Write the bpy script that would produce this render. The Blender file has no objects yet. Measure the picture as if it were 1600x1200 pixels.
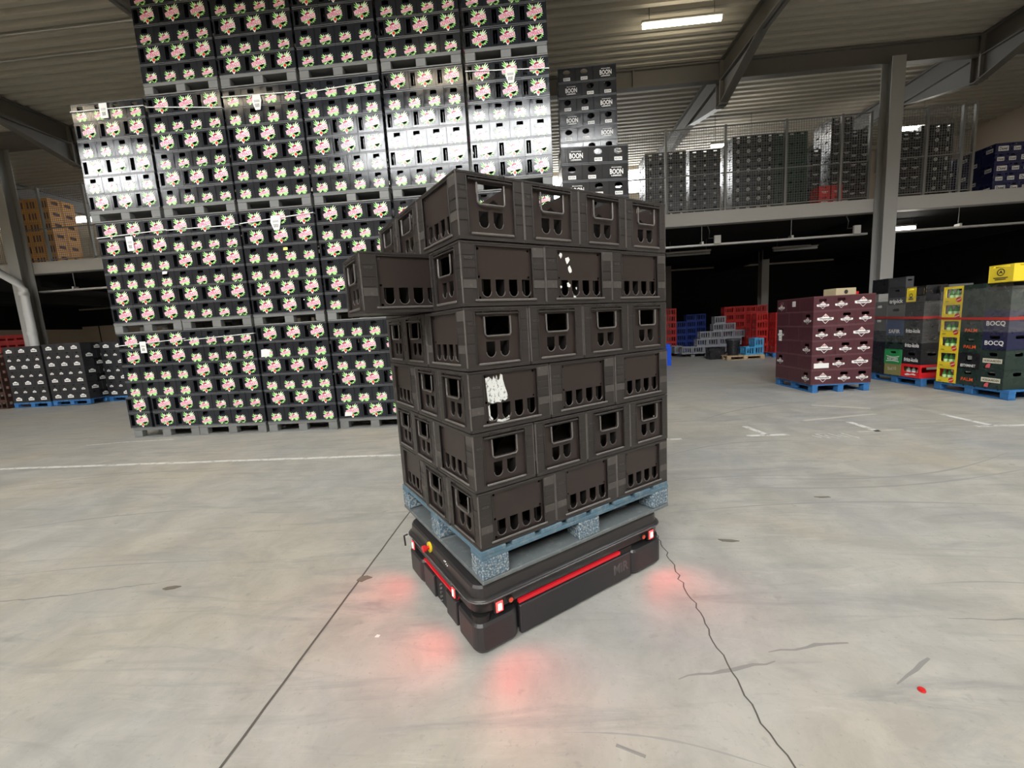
import bpy, math, random
from mathutils import Matrix, Vector
random.seed(7)
SC = bpy.context.scene
COL = SC.collection
PI = math.pi
# ------------------------------------------------------------------ camera, world, lights, exposure
CAMPOS = Vector((0.2811, -1.5872, 1.5290))
cam_data = bpy.data.cameras.new('camera')
cam_data.sensor_fit = 'HORIZONTAL'
cam_data.sensor_width = 36.0
cam_data.lens = 36.0 * 650.5 / 1600.0
cam_data.clip_end = 200
camera = bpy.data.objects.new('camera', cam_data)
COL.objects.link(camera)
RC = ((0.99629, 0.06321, -0.0584), (-0.04918, -0.13867, -0.98912), (-0.07062, 0.98832, -0.13504))
camera.matrix_world = Matrix(((RC[0][0], -RC[1][0], -RC[2][0], CAMPOS.x),
                              (RC[0][1], -RC[1][1], -RC[2][1], CAMPOS.y),
                              (RC[0][2], -RC[1][2], -RC[2][2], CAMPOS.z), (0, 0, 0, 1)))
SC.camera = camera
world = bpy.data.worlds.new('world')
SC.world = world
world.use_nodes = True
world.node_tree.nodes['Background'].inputs[0].default_value = (0.6, 0.7, 0.85, 1)
world.node_tree.nodes['Background'].inputs[1].default_value = 0.01
SC.view_settings.view_transform = 'Standard'
SC.view_settings.look = 'None'
SC.view_settings.gamma = 1.0
SC.view_settings.use_curve_mapping = False
SC.view_settings.exposure = -0.2
SC.render.film_transparent = False
SC.cycles.max_bounces = 8
SC.cycles.diffuse_bounces = 4
SC.cycles.glossy_bounces = 3
SC.cycles.transparent_max_bounces = 12
SC.cycles.use_denoising = True
SC.cycles.caustics_reflective = False
SC.cycles.caustics_refractive = False
SC.cycles.sample_clamp_indirect = 6.0
ROOF_E = 5.0          # radiance of the added, unseen rooflight
GABLE_E = 48.0        # tall gable window band behind the camera
WIN_E = 16.0           # far clerestory window radiance
TUBE_E = 70.0         # fluorescent tubes

# ------------------------------------------------------------------ materials
MATS = {}
def mat(name, col, rough=0.5, metal=0.0, spec=0.5, emit=0.0, ecol=None):
    if name in MATS: return MATS[name]
    m = bpy.data.materials.new(name); m.use_nodes = True
    b = m.node_tree.nodes['Principled BSDF']
    b.inputs['Base Color'].default_value = (*col, 1)
    b.inputs['Roughness'].default_value = rough
    b.inputs['Metallic'].default_value = metal
    b.inputs['Specular IOR Level'].default_value = spec
    if emit:
        b.inputs['Emission Color'].default_value = (*(ecol or col), 1)
        b.inputs['Emission Strength'].default_value = emit
    MATS[name] = m
    return m
def nodes(m): return m.node_tree.nodes, m.node_tree.links, m.node_tree.nodes['Principled BSDF']
def coords(N, L, scale=(1, 1, 1), kind='Object'):
    tc = N.new('ShaderNodeTexCoord'); mp = N.new('ShaderNodeMapping')
    mp.inputs['Scale'].default_value = scale
    L.new(tc.outputs[kind], mp.inputs['Vector'])
    return mp.outputs['Vector']
def noise(N, L, vec, scale, detail=4, rough=0.55, dist=0.0):
    n = N.new('ShaderNodeTexNoise'); n.inputs['Scale'].default_value = scale
    n.inputs['Detail'].default_value = detail; n.inputs['Roughness'].default_value = rough
    n.inputs['Distortion'].default_value = dist
    L.new(vec, n.inputs['Vector']); return n.outputs['Fac']
def ramp(N, L, fac, stops):
    r = N.new('ShaderNodeValToRGB'); e = r.color_ramp.elements
    while len(e) < len(stops): e.new(0.5)
    for k, (p, c) in enumerate(stops):
        e[k].position = p; e[k].color = (*c, 1) if len(c) == 3 else c
    L.new(fac, r.inputs['Fac']); return r.outputs['Color']
def mix(N, L, fac, a, b, mode='MIX'):
    x = N.new('ShaderNodeMix'); x.data_type = 'RGBA'; x.blend_type = mode
    if isinstance(fac, (int, float)): x.inputs[0].default_value = fac
    else: L.new(fac, x.inputs[0])
    for s, v in ((6, a), (7, b)):
        if isinstance(v, tuple): x.inputs[s].default_value = (*v, 1)
        else: L.new(v, x.inputs[s])
    return x.outputs[2]
def bump(N, L, b, h, strength=0.2, dist=0.01):
    n = N.new('ShaderNodeBump'); n.inputs['Strength'].default_value = strength
    n.inputs['Distance'].default_value = dist
    L.new(h, n.inputs['Height']); L.new(n.outputs['Normal'], b.inputs['Normal'])

def worn(name, col, light, rough=0.45, amount=0.62, sc=22, spec=0.5):
    """moulded plastic with paler scuffs and a slight random tone per object"""
    if name in MATS: return MATS[name]
    m = mat(name, col, rough, spec=spec); N, L, b = nodes(m)
    v = coords(N, L)
    n1 = noise(N, L, v, sc, 6, 0.7); n2 = noise(N, L, v, 4, 3)
    c1 = ramp(N, L, n1, [(amount, col), (min(0.99, amount + 0.2), light)])
    oi = N.new('ShaderNodeObjectInfo')
    dk = tuple(x * 0.8 for x in col); lt = tuple(min(1, x * 1.25) for x in col)
    c2 = ramp(N, L, oi.outputs['Random'], [(0, dk), (1, lt)])
    c3 = mix(N, L, 0.5, c1, c2)
    L.new(c3, b.inputs['Base Color'])
    bump(N, L, b, n2, 0.08, 0.01)
    return m
def glossy_crate(name, col, rough=0.2, spec=0.55):
    """black crate wall: shiny, with the faint vertical draw lines of the mould"""
    if name in MATS: return MATS[name]
    m = mat(name, col, rough, spec=spec); N, L, b = nodes(m)
    v = coords(N, L, (60, 60, 4)); n1 = noise(N, L, v, 1.0, 3)
    v2 = coords(N, L); n2 = noise(N, L, v2, 9, 4)
    L.new(ramp(N, L, n2, [(0.35, (rough - 0.05,) * 3), (0.7, (rough + 0.06,) * 3)]), b.inputs['Roughness'])
    bump(N, L, b, n1, 0.2, 0.004)
    return m

M_FLOOR = mat('concrete_floor', (0.45, 0.43, 0.39), 0.5, spec=0.3)
def _floor():
    N, L, b = nodes(M_FLOOR)
    v = coords(N, L); vs = coords(N, L, (0.35, 2.2, 1))
    big = noise(N, L, v, 0.55, 4, 0.6); mid = noise(N, L, v, 3.0, 7, 0.68, 0.4)
    fine = noise(N, L, v, 38, 6, 0.75); streak = noise(N, L, vs, 2.6, 6, 0.65, 1.2)
    vd = coords(N, L, (1, 1, 1)); dots = noise(N, L, vd, 11, 3, 0.5)
    base = ramp(N, L, big, [(0.3, (0.40, 0.405, 0.40)), (0.52, (0.47, 0.455, 0.415)), (0.72, (0.50, 0.46, 0.385))])
    c = mix(N, L, ramp(N, L, mid, [(0.38, (0, 0, 0)), (0.62, (1, 1, 1))]), mix(N, L, 1.0, base, (0.80, 0.80, 0.80), 'MULTIPLY'), base)
    c = mix(N, L, ramp(N, L, streak, [(0.52, (0, 0, 0)), (0.72, (0.75, 0.75, 0.75))]), c, (0.27, 0.27, 0.265))
    c = mix(N, L, ramp(N, L, streak, [(0.24, (0.5, 0.5, 0.5)), (0.40, (0, 0, 0))]), c, (0.60, 0.585, 0.54))
    c = mix(N, L, ramp(N, L, fine, [(0.30, (0.75, 0.75, 0.75)), (0.42, (0, 0, 0))]), c, (0.29, 0.28, 0.26))
    c = mix(N, L, ramp(N, L, dots, [(0.66, (0, 0, 0)), (0.76, (0.5, 0.5, 0.5))]), c, (0.27, 0.26, 0.24))
    L.new(c, b.inputs['Base Color'])
    L.new(ramp(N, L, mid, [(0.3, (0.36,) * 3), (0.7, (0.6,) * 3)]), b.inputs['Roughness'])
    bump(N, L, b, mid, 0.12, 0.01)
_floor()
M_CEIL = mat('ceiling_sheet', (0.48, 0.45, 0.38), 0.6)
M_STEEL = mat('painted_steel', (0.14, 0.132, 0.12), 0.55)
M_COLUMN = mat('column_paint', (0.30, 0.295, 0.28), 0.5)
M_EDGE = mat('edge_beam_paint', (0.40, 0.385, 0.36), 0.55)
M_DARK = mat('shade_and_seam_dark', (0.018, 0.017, 0.017), 0.9, spec=0.1)  # shade under the mezzanine put into the colour; also used for panel seams
M_BEIGE = mat('beige_panel', (0.62, 0.54, 0.44), 0.7)
M_GALV = mat('galvanised', (0.45, 0.45, 0.44), 0.4, metal=0.6)
M_FENCE = mat('fence_grey', (0.20, 0.20, 0.19), 0.45, metal=0.3)
M_PIPE = mat('grey_pipe', (0.5, 0.5, 0.49), 0.35)
M_ROOF = mat('added_rooflight_pane', (1, 1, 1), 0.5, emit=ROOF_E, ecol=(0.95, 0.985, 1.0))
M_GABLE = mat('gable_window_pane', (1, 1, 1), 0.5, emit=GABLE_E, ecol=(0.97, 0.99, 1.0))
M_WIN = mat('clerestory_pane', (1, 1, 1), 0.5, emit=WIN_E, ecol=(0.97, 0.99, 1.0))
M_TUBE = mat('warm_tube', (1, 1, 1), 0.5, emit=TUBE_E, ecol=(1.0, 0.86, 0.62))
M_TUBEW = mat('white_tube', (1, 1, 1), 0.5, emit=TUBE_E * 0.6, ecol=(1.0, 0.95, 0.86))
M_TUBEV = mat('warm_tube_dimmer', (1, 1, 1), 0.5, emit=20.0, ecol=(1.0, 0.88, 0.66))
M_TUBEOFF = mat('unlit_tube', (0.25, 0.25, 0.25), 0.4)
M_LINE = mat('white_floor_paint', (0.78, 0.78, 0.75), 0.7)
def _line():
    N, L, b = nodes(M_LINE); v = coords(N, L)
    n = noise(N, L, v, 9, 6, 0.75)
    L.new(ramp(N, L, n, [(0.38, (0.45, 0.44, 0.42)), (0.52, (0.74, 0.74, 0.71))]), b.inputs['Base Color'])
_line()
M_FADED = mat('faded_floor_paint', (0.55, 0.53, 0.47), 0.7)
M_MARK = mat('tyre_rubber_mark', (0.26, 0.255, 0.245), 0.75)
M_CRACK = mat('crack_dark', (0.10, 0.095, 0.085), 0.9)
M_DUST = mat('dry_scrap', (0.17, 0.15, 0.12), 0.9)
M_BLACK = glossy_crate('black_crate_plastic', (0.016, 0.018, 0.023), 0.12, 0.34)
M_BLACK_LIP = mat('black_crate_edge', (0.075, 0.08, 0.09), 0.3)
M_HERO = worn('brown_crate_plastic', (0.024, 0.0205, 0.0195), (0.062, 0.055, 0.05), 0.42, 0.60, 26)
M_HERO2 = worn('brown_crate_panel', (0.0235, 0.0165, 0.015), (0.046, 0.036, 0.033), 0.38, 0.62, 14)
M_DIV = mat('divider_shade', (0.010, 0.009, 0.008), 0.85, spec=0.1)  # darker than the crate, to paint in the shade behind the holes
M_SCUFF = worn('brown_crate_scuffed', (0.060, 0.054, 0.05), (0.20, 0.185, 0.17), 0.5, 0.56, 34)
M_GLINT = worn('brown_crate_ledge', (0.11, 0.10, 0.095), (0.26, 0.24, 0.23), 0.36, 0.56, 40)  # worn plastic, paled to paint in highlights on ledges, edges and hole rims
M_GREYPAL = worn('grey_pallet_plastic', (0.16, 0.165, 0.165), (0.26, 0.26, 0.26), 0.55, 0.6, 12)
M_BLUEPAL = worn('blue_pallet_paint', (0.03, 0.15, 0.38), (0.20, 0.30, 0.42), 0.6, 0.56, 16)
M_OLDBLUE = worn('worn_blue_wood', (0.075, 0.14, 0.19), (0.27, 0.29, 0.285), 0.75, 0.5, 26)
M_BOARDTOP = worn('grey_dusty_board', (0.10, 0.115, 0.12), (0.24, 0.25, 0.245), 0.7, 0.5, 18)
M_CHIP = mat('chipboard_block', (0.2, 0.3, 0.38), 0.85)
def _chip():
    N, L, b = nodes(M_CHIP); v = coords(N, L)
    n = noise(N, L, v, 95, 3, 0.6); n2 = noise(N, L, v, 7, 3)
    c = ramp(N, L, n, [(0.40, (0.055, 0.11, 0.16)), (0.52, (0.12, 0.175, 0.22)), (0.64, (0.42, 0.41, 0.38))])
    L.new(c, b.inputs['Base Color']); bump(N, L, b, n, 0.5, 0.004)
_chip()
M_WOOD = worn('pale_pallet_wood', (0.42, 0.30, 0.18), (0.60, 0.47, 0.32), 0.75, 0.5, 12)
M_WHITE = mat('white_print', (0.88, 0.88, 0.86), 0.18, spec=0.34)
M_PAPER = mat('white_paper', (0.82, 0.82, 0.80), 0.7)
M_INK = mat('dark_ink', (0.03, 0.03, 0.03), 0.5)
M_PINK = mat('pink_print', (0.72, 0.07, 0.24), 0.18, spec=0.34)
M_PALEPINK = mat('pale_pink_print', (0.86, 0.62, 0.70), 0.18, spec=0.34)
M_CRIM = mat('crimson_print', (0.42, 0.012, 0.06), 0.18, spec=0.34)
M_GREEN = mat('leaf_green_print', (0.22, 0.62, 0.12), 0.18, spec=0.34)
M_LIME = mat('pale_leaf_print', (0.62, 0.90, 0.48), 0.18, spec=0.34)
M_REDP = mat('red_print', (0.62, 0.05, 0.03), 0.18, spec=0.34)
M_STRAP = mat('white_strap', (0.72, 0.73, 0.74), 0.4)
M_MAROON = glossy_crate('maroon_crate_plastic', (0.075, 0.022, 0.03), 0.38)
M_ROBOT = mat('robot_shell', (0.024, 0.022, 0.023), 0.3, spec=0.5)
M_ROBOTM = mat('robot_matt_panel', (0.021, 0.020, 0.022), 0.42)
M_ROBOTD = mat('robot_recess', (0.008, 0.008, 0.008), 0.6)
M_RIM = mat('robot_bright_edge', (0.10, 0.10, 0.105), 0.18, spec=0.7)
M_LED = mat('red_lamp_lens', (1.0, 0.1, 0.06), 0.3, emit=4.0, ecol=(1.0, 0.02, 0.03))
M_LEDCORE = mat('red_lamp_core', (1, 0.8, 0.7), 0.3, emit=14.0, ecol=(1.0, 0.42, 0.33))
M_STRIPLED = mat('red_light_strip', (0.30, 0.005, 0.008), 0.4, emit=0.38, ecol=(1.0, 0.02, 0.04))
M_RED = mat('red_plastic', (0.60, 0.02, 0.02), 0.35)
M_YEL = mat('yellow_plastic', (0.80, 0.60, 0.03), 0.35)

# ------------------------------------------------------------------ mesh builder
class MB:
    def __init__(s): s.v = []; s.f = []; s.mi = []; s.sm = []; s.mats = []
    def m(s, mt):
        if mt not in s.mats: s.mats.append(mt)
        return s.mats.index(mt)
    def add(s, vs, fs, mt, xf=None, smooth=False):
        o = len(s.v)
        if xf is not None: vs = [tuple(xf @ Vector(v)) for v in vs]
        s.v += [tuple(v) for v in vs]; k = s.m(mt)
        for f in fs: s.f.append(tuple(i + o for i in f)); s.mi.append(k); s.sm.append(smooth)
        return s
    def box(s, x0, y0, z0, x1, y1, z1, mt, ch=0.0, xf=None):
        if x0 > x1: x0, x1 = x1, x0
        if y0 > y1: y0, y1 = y1, y0
        if z0 > z1: z0, z1 = z1, z0
        if ch <= 0:
            vs = [(x0, y0, z0), (x1, y0, z0), (x1, y1, z0), (x0, y1, z0), (x0, y0, z1), (x1, y0, z1), (x1, y1, z1), (x0, y1, z1)]
            return s.add(vs, [(3, 2, 1, 0), (4, 5, 6, 7), (0, 1, 5, 4), (1, 2, 6, 5), (2, 3, 7, 6), (3, 0, 4, 7)], mt, xf)
        c = min(ch, (x1 - x0) * .45, (y1 - y0) * .45, (z1 - z0) * .45)
        vs = []; idx = {}
        for i, X in enumerate((x0, x1)):
            for j, Y in enumerate((y0, y1)):
                for k, Z in enumerate((z0, z1)):
                    sx, sy, sz = (1 - 2 * i), (1 - 2 * j), (1 - 2 * k)
                    for a in range(3):
                        p = [X + sx * c, Y + sy * c, Z + sz * c]; p[a] = (X, Y, Z)[a]
                        idx[i, j, k, a] = len(vs); vs.append(tuple(p))
        fs = []
        g = idx.__getitem__
        for a in range(3):
            b, d = (a + 1) % 3, (a + 2) % 3
            for e in (0, 1):
                q = []
                for (u, w) in ((0, 0), (1, 0), (1, 1), (0, 1)):
                    t = [0, 0, 0]; t[a] = e; t[b] = u; t[d] = w; q.append(g((t[0], t[1], t[2], a)))
                fs.append(tuple(q) if e else tuple(q[::-1]))
            for u in (0, 1):
                for w in (0, 1):      # edges along axis a
                    t0 = [0, 0, 0]; t0[b] = u; t0[d] = w; t1 = list(t0); t1[a] = 1
                    q = (g((*t0, b)), g((*t1, b)), g((*t1, d)), g((*t0, d)))
                    fs.append(q if (u ^ w) else q[::-1])
        for i in (0, 1):
            for j in (0, 1):
                for k in (0, 1):
                    q = (g((i, j, k, 0)), g((i, j, k, 1)), g((i, j, k, 2)))
                    fs.append(q if (i + j + k) % 2 else q[::-1])
        return s.add(vs, fs, mt, xf)
    def loft(s, rings, mt, xf=None, smooth=False, cap=True):
        n = len(rings[0]); vs = [p for r in rings for p in r]; fs = []
        for k in range(len(rings) - 1):
            for i in range(n):
                j = (i + 1) % n
                fs.append((k * n + i, k * n + j, (k + 1) * n + j, (k + 1) * n + i))
        s.add(vs, fs, mt, xf, smooth)
        if cap: s.add(rings[0], [tuple(range(n))[::-1]], mt, xf); s.add(rings[-1], [tuple(range(n))], mt, xf)
        return s
    def prism(s, poly, z0, z1, mt, xf=None):
        return s.loft([[(x, y, z0) for x, y in poly], [(x, y, z1) for x, y in poly]], mt, xf)
    def cyl(s, p0, p1, r, n, mt, r1=None, smooth=True, xf=None):
        p0, p1 = Vector(p0), Vector(p1); d = (p1 - p0).normalized()
        a = d.orthogonal().normalized(); b = d.cross(a); r1 = r if r1 is None else r1
        R = []
        for p, q in ((p0, r), (p1, r1)):
            R.append([tuple(p + (a * math.cos(2 * PI * i / n) + b * math.sin(2 * PI * i / n)) * q) for i in range(n)])
        return s.loft(R, mt, xf, smooth)
    def tube(s, pts, r, n, mt, xf=None, closed=False):
        P = [Vector(p) for p in pts]; R = []
        for k, p in enumerate(P):
            if closed: d = (P[(k + 1) % len(P)] - P[k - 1]).normalized()
            else: d = (P[min(k + 1, len(P) - 1)] - P[max(k - 1, 0)]).normalized()
            up = Vector((0, 0, 1)) if abs(d.z) < 0.9 else Vector((0, 1, 0))
            a = d.cross(up).normalized(); b = a.cross(d)
            R.append([tuple(p + (a * math.cos(2 * PI * i / n) + b * math.sin(2 * PI * i / n)) * r) for i in range(n)])
        if closed: R.append(R[0])
        return s.loft(R, mt, xf, True, not closed)
    def sheet(s, loops, th, mt, xf=None):
        """flat plate with holes: outer loop then hole loops, thickness th below the face plane"""
        vs, fs = plate(loops, th)
        return s.add(vs, fs, mt, xf)
    def text(s, body, h, mt, xf=None, w=None, th=0.0012):
        vs, fs = textmesh(body)
        xs = [v[0] for v in vs]; ys = [v[1] for v in vs]
        k = h / (max(ys) - min(ys)); kx = k if w is None else w / (max(xs) - min(xs))
        cx, cy = (max(xs) + min(xs)) / 2, (max(ys) + min(ys)) / 2
        return s.add([((v[0] - cx) * kx, (v[1] - cy) * k, v[2] * th) for v in vs], fs, mt, xf)
    def mesh(s, name):
        me = bpy.data.meshes.new(name); me.from_pydata(s.v, [], s.f)
        for mt in s.mats: me.materials.append(mt)
        me.polygons.foreach_set('material_index', s.mi)
        me.polygons.foreach_set('use_smooth', s.sm)
        me.update(); return me
    def build(s, name, parent=None, loc=(0, 0, 0), rot=0.0):
        o = bpy.data.objects.new(name, s.mesh(name)); COL.objects.link(o)
        o.location = loc; o.rotation_euler = (0, 0, rot)
        if parent: o.parent = parent
        return o
_pc = {}
def plate(loops, th):
    key = (tuple(tuple(l) for l in loops), th)
    if key in _pc: return _pc[key]
    c = bpy.data.curves.new('tmp', 'CURVE'); c.dimensions = '2D'; c.fill_mode = 'BOTH'; c.extrude = th / 2
    for pts in loops:
        sp = c.splines.new('POLY'); sp.points.add(len(pts) - 1)
        for p, q in zip(sp.points, pts): p.co = (q[0], q[1], 0, 1)
        sp.use_cyclic_u = True
    o = bpy.data.objects.new('tmp', c); me = bpy.data.meshes.new_from_object(o)
    r = ([(v.co.x, v.co.y, v.co.z - th / 2) for v in me.vertices], [tuple(p.vertices) for p in me.polygons])
    bpy.data.objects.remove(o); bpy.data.curves.remove(c); bpy.data.meshes.remove(me)
    _pc[key] = r; return r
_tc = {}
def textmesh(body):
    if body in _tc: return _tc[body]
    c = bpy.data.curves.new('tmp', 'FONT'); c.body = body; c.resolution_u = 2; c.extrude = 0.5; c.offset = 0.022
    o = bpy.data.objects.new('tmp', c); me = bpy.data.meshes.new_from_object(o)
    r = ([tuple(v.co) for v in me.vertices], [tuple(p.vertices) for p in me.polygons])
    bpy.data.objects.remove(o); bpy.data.curves.remove(c); bpy.data.meshes.remove(me)
    _tc[body] = r; return r
def rect(x0, y0, x1, y1): return ((x0, y0), (x1, y0), (x1, y1), (x0, y1))
def uhole(x0, y0, x1, y1, n=7):     # flat top, round bottom
    r = (x1 - x0) / 2; cx = (x0 + x1) / 2
    return tuple([(x1, y1), (x0, y1)] + [(cx - r * math.cos(PI * i / n), y0 + r - r * math.sin(PI * i / n)) for i in range(n + 1)])
def disc(cx, cy, r, n=10, ry=None):
    ry = r if ry is None else ry
    return tuple((cx + r * math.cos(2 * PI * i / n), cy + ry * math.sin(2 * PI * i / n)) for i in range(n))
def rrect(x0, y0, x1, y1, r, n=4):
    P = []
    for cx, cy, a0 in ((x1 - r, y1 - r, 0), (x0 + r, y1 - r, 90), (x0 + r, y0 + r, 180), (x1 - r, y0 + r, 270)):
        for i in range(n + 1):
            a = math.radians(a0 + 90 * i / n); P.append((cx + r * math.cos(a), cy + r * math.sin(a)))
    return tuple(P)
def face_xf(side, L, S, out=0.0):
    """frame of a crate face: local x right, y up, z outward; origin at the bottom centre"""
    if side == 'F': c = ((1, 0, 0), (0, 0, 1), (0, -1, 0)); o = (0, -S / 2 - out, 0)
    elif side == 'B': c = ((-1, 0, 0), (0, 0, 1), (0, 1, 0)); o = (0, S / 2 + out, 0)
    elif side == 'L': c = ((0, -1, 0), (0, 0, 1), (-1, 0, 0)); o = (-L / 2 - out, 0, 0)
    else: c = ((0, 1, 0), (0, 0, 1), (1, 0, 0)); o = (L / 2 + out, 0, 0)
    return Matrix(((c[0][0], c[1][0], c[2][0], o[0]), (c[0][1], c[1][1], c[2][1], o[1]), (c[0][2], c[1][2], c[2][2], o[2]), (0, 0, 0, 1)))
def T(x, y, z=0.0, a=0.0, s=1.0): return Matrix.Translation((x, y, z)) @ Matrix.Rotation(a, 4, 'Z') @ Matrix.Scale(s, 4)

# ------------------------------------------------------------------ things, tags, copies
def tag(o, label, cat, group=None, kind=None):
    if label: o['label'] = label
    if cat: o['category'] = cat
    if group: o['group'] = group
    if kind: o['kind'] = kind
    return o
def struct(o): o['kind'] = 'structure'; return o
def empty(name, loc=(0, 0, 0), rot=0.0):
    o = bpy.data.objects.new(name, None); COL.objects.link(o); o.location = loc; o.rotation_euler = (0, 0, rot)
    o.empty_display_size = 0.1; return o
def dup(root, loc, rot, label, group=None):
    r = root.copy(); COL.objects.link(r); r.location = loc; r.rotation_euler = (0, 0, rot)
    for ch in root.children:
        c = ch.copy(); COL.objects.link(c); c.parent = r
        for g in ch.children:
            d = g.copy(); COL.objects.link(d); d.parent = c
    r['label'] = label
    if group: r['group'] = group
    return r
class Kind:
    """first placement uses the prototype itself, the next ones copy it with all its parts"""
    def __init__(s, proto, cat): s.p = proto; s.cat = cat; s.used = False
    def place(s, loc, rot, label, group=None):
        if not s.used:
            s.used = True; o = s.p; o.location = loc; o.rotation_euler = (0, 0, rot)
            tag(o, label, s.cat, group); return o
        return dup(s.p, loc, rot, label, group)
ORD = ['first', 'second', 'third', 'fourth', 'fifth', 'sixth', 'seventh', 'eighth', 'ninth', 'tenth', 'eleventh', 'twelfth']

# ------------------------------------------------------------------ the building
def setting():
    b = MB(); b.box(-27, -14, -0.2, 17.9, 22.2, 0, M_FLOOR); struct(b.build('floor'))
    # trapezoidal roof sheet, ribs along X
    y = -2.2; P = []
    while y < 21.9:
        P += [(y, 8.25), (y + 0.11, 8.25), (y + 0.14, 8.38), (y + 0.24, 8.38)]; y += 0.27
    for (x0, x1, ya, yb) in ((-27, 17.9, -2.3, 22),):
        vs = []; fs = []
        for (yy, z) in P: vs += [(x0, yy, z), (x1, yy, z)]
        for i in range(len(P) - 1): fs.append((2 * i, 2 * i + 1, 2 * i + 3, 2 * i + 2))
        b = MB(); b.add(vs, fs, M_CEIL); b.box(x0, ya, 8.39, x1, yb, 8.48, M_CEIL); struct(b.build('ceiling'))
    # rooflight added out of the frame to brighten the right side
    x0, x1, y0, y1, w = 5.0, 12.0, -1.2, 3.0, .1
    b = MB()
    b.box(x0 - w, y0 - w, 8.10, x1 + w, y0, 8.32, M_STEEL); b.box(x0 - w, y1, 8.10, x1 + w, y1 + w, 8.32, M_STEEL)
    b.box(x0 - w, y0, 8.10, x0, y1, 8.32, M_STEEL); b.box(x1, y0, 8.10, x1 + w, y1, 8.32, M_STEEL)
    f = b.build('window_1'); struct(f)
    b = MB(); b.box(x0, y0, 8.19, x1, y1, 8.215, M_ROOF); b.build('pane', f)
    # unseen bay made taller to even the floor light; gable windows match wall glare
    n = 1
    for (x0, x1) in ((-9.6, 4.9), (-27.0, -22.2)):
        n += 1
        b = MB(); k = max(2, int((x1 - x0) / 2.4))
        for i in range(k + 1): x = x0 + (x1 - x0) * i / k; b.box(x - .05, -13.05, 10.6, x + .05, -12.9, 13.4, M_STEEL)
        for z in (10.55, 13.4): b.box(x0, -13.05, z, x1, -12.9, z + .1, M_STEEL)
        f = b.build('window_%d' % n); struct(f)
        b = MB(); b.box(x0, -13.06, 10.65, x1, -13.03, 13.4, M_GABLE); b.build('pane', f)
    b = MB(); b.box(-27.3, -13.3, 13.6, 18.2, -2.2, 13.8, M_CEIL); struct(b.build('ceiling_tall_bay'))
    b = MB(); b.box(-27.3, -2.35, 8.26, 18.2, -2.25, 13.6, M_BEIGE); struct(b.build('wall_step'))
    # walls
    for nm, bx, mt in (('wall_back', (-27, 22, 0, 18, 22.3, 8.4), M_BEIGE), ('wall_right', (17.85, -13.3, 0, 18.2, 22.3, 13.6), M_BEIGE),
                       ('wall_left', (-27.3, -13.3, 0, -27, 22.3, 13.6), M_BEIGE), ('wall_front', (-27.3, -13.4, 0, 18.2, -13.07, 13.6), M_BEIGE)):
        b = MB(); b.box(*bx, mt); struct(b.build(nm))
    # dark upper band of the back wall; the other sheets are painted shade
    b = MB(); b.box(-27, 21.9, 3.05, 17.8, 22, 4.0, M_DARK); b.box(-9.5, 21.9, 0, 17.8, 21.998, 3.05, M_DARK); b.box(-27, 11.3, 2.9, -26.96, 21.9, 4.1, M_DARK); b.box(17.8, 11.3, 0, 17.85, 22, 4.1, M_DARK); b.box(17.8, 4, 0, 17.85, 11.3, 4.1, M_DARK); struct(b.build('wall_dark_and_shade_panel'))
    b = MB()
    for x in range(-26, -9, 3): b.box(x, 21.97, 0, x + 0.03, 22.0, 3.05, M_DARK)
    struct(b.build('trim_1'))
    # upper back wall with clerestory strip
    b = MB(); b.box(-27, 18.3, 4.4, 17.85, 18.5, 7.15, M_BEIGE); b.box(-27, 18.3, 8.12, 17.85, 18.5, 8.3, M_BEIGE); struct(b.build('wall_upper_back'))
    f = MB()
    for i in range(16): f.box(-27 + i * 2.8, 18.3, 7.15, -26.92 + i * 2.8, 18.45, 8.12, M_EDGE)
    f = f.build('window_4'); struct(f)
    b = MB()
    b.box(-8, 18.4, 7.16, 9.0, 18.42, 8.1, M_WIN); b.box(-26.9, 18.4, 7.85, -8, 18.42, 8.1, M_WIN); b.box(-26.9, 18.4, 7.16, -8, 18.42, 7.85, M_BEIGE); b.box(9.0, 18.4, 7.16, 17.8, 18.42, 8.1, M_BEIGE)
    b.build('pane', f)
    # mezzanine
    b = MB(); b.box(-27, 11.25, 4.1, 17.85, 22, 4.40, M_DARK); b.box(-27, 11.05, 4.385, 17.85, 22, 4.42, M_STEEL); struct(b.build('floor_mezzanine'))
    b = MB(); b.box(-27, 10.98, 4.07, 17.85, 11.22, 4.43, M_EDGE, 0.01); struct(b.build('beam_mezzanine_edge'))
    # beams under the mezzanine
    b = MB()
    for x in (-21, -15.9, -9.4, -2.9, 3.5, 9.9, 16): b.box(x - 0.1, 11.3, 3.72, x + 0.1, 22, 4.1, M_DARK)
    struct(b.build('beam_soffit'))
    # longitudinal roof beam at Y=11 carried by the columns
    b = MB(); b.box(-27, 10.9, 7.76, 17.8, 11.1, 7.79, M_STEEL); b.box(-27, 10.9, 8.2, 17.8, 11.1, 8.24, M_STEEL); b.box(-27, 10.985, 7.79, 17.8, 11.015, 8.2, M_STEEL)
    for x in (2.62 + 0.55, -20, 14.5): b.box(x - .02, 10.9, 7.79, x + .02, 11.1, 8.2, M_STEEL)
    struct(b.build('beam_roof'))
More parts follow.
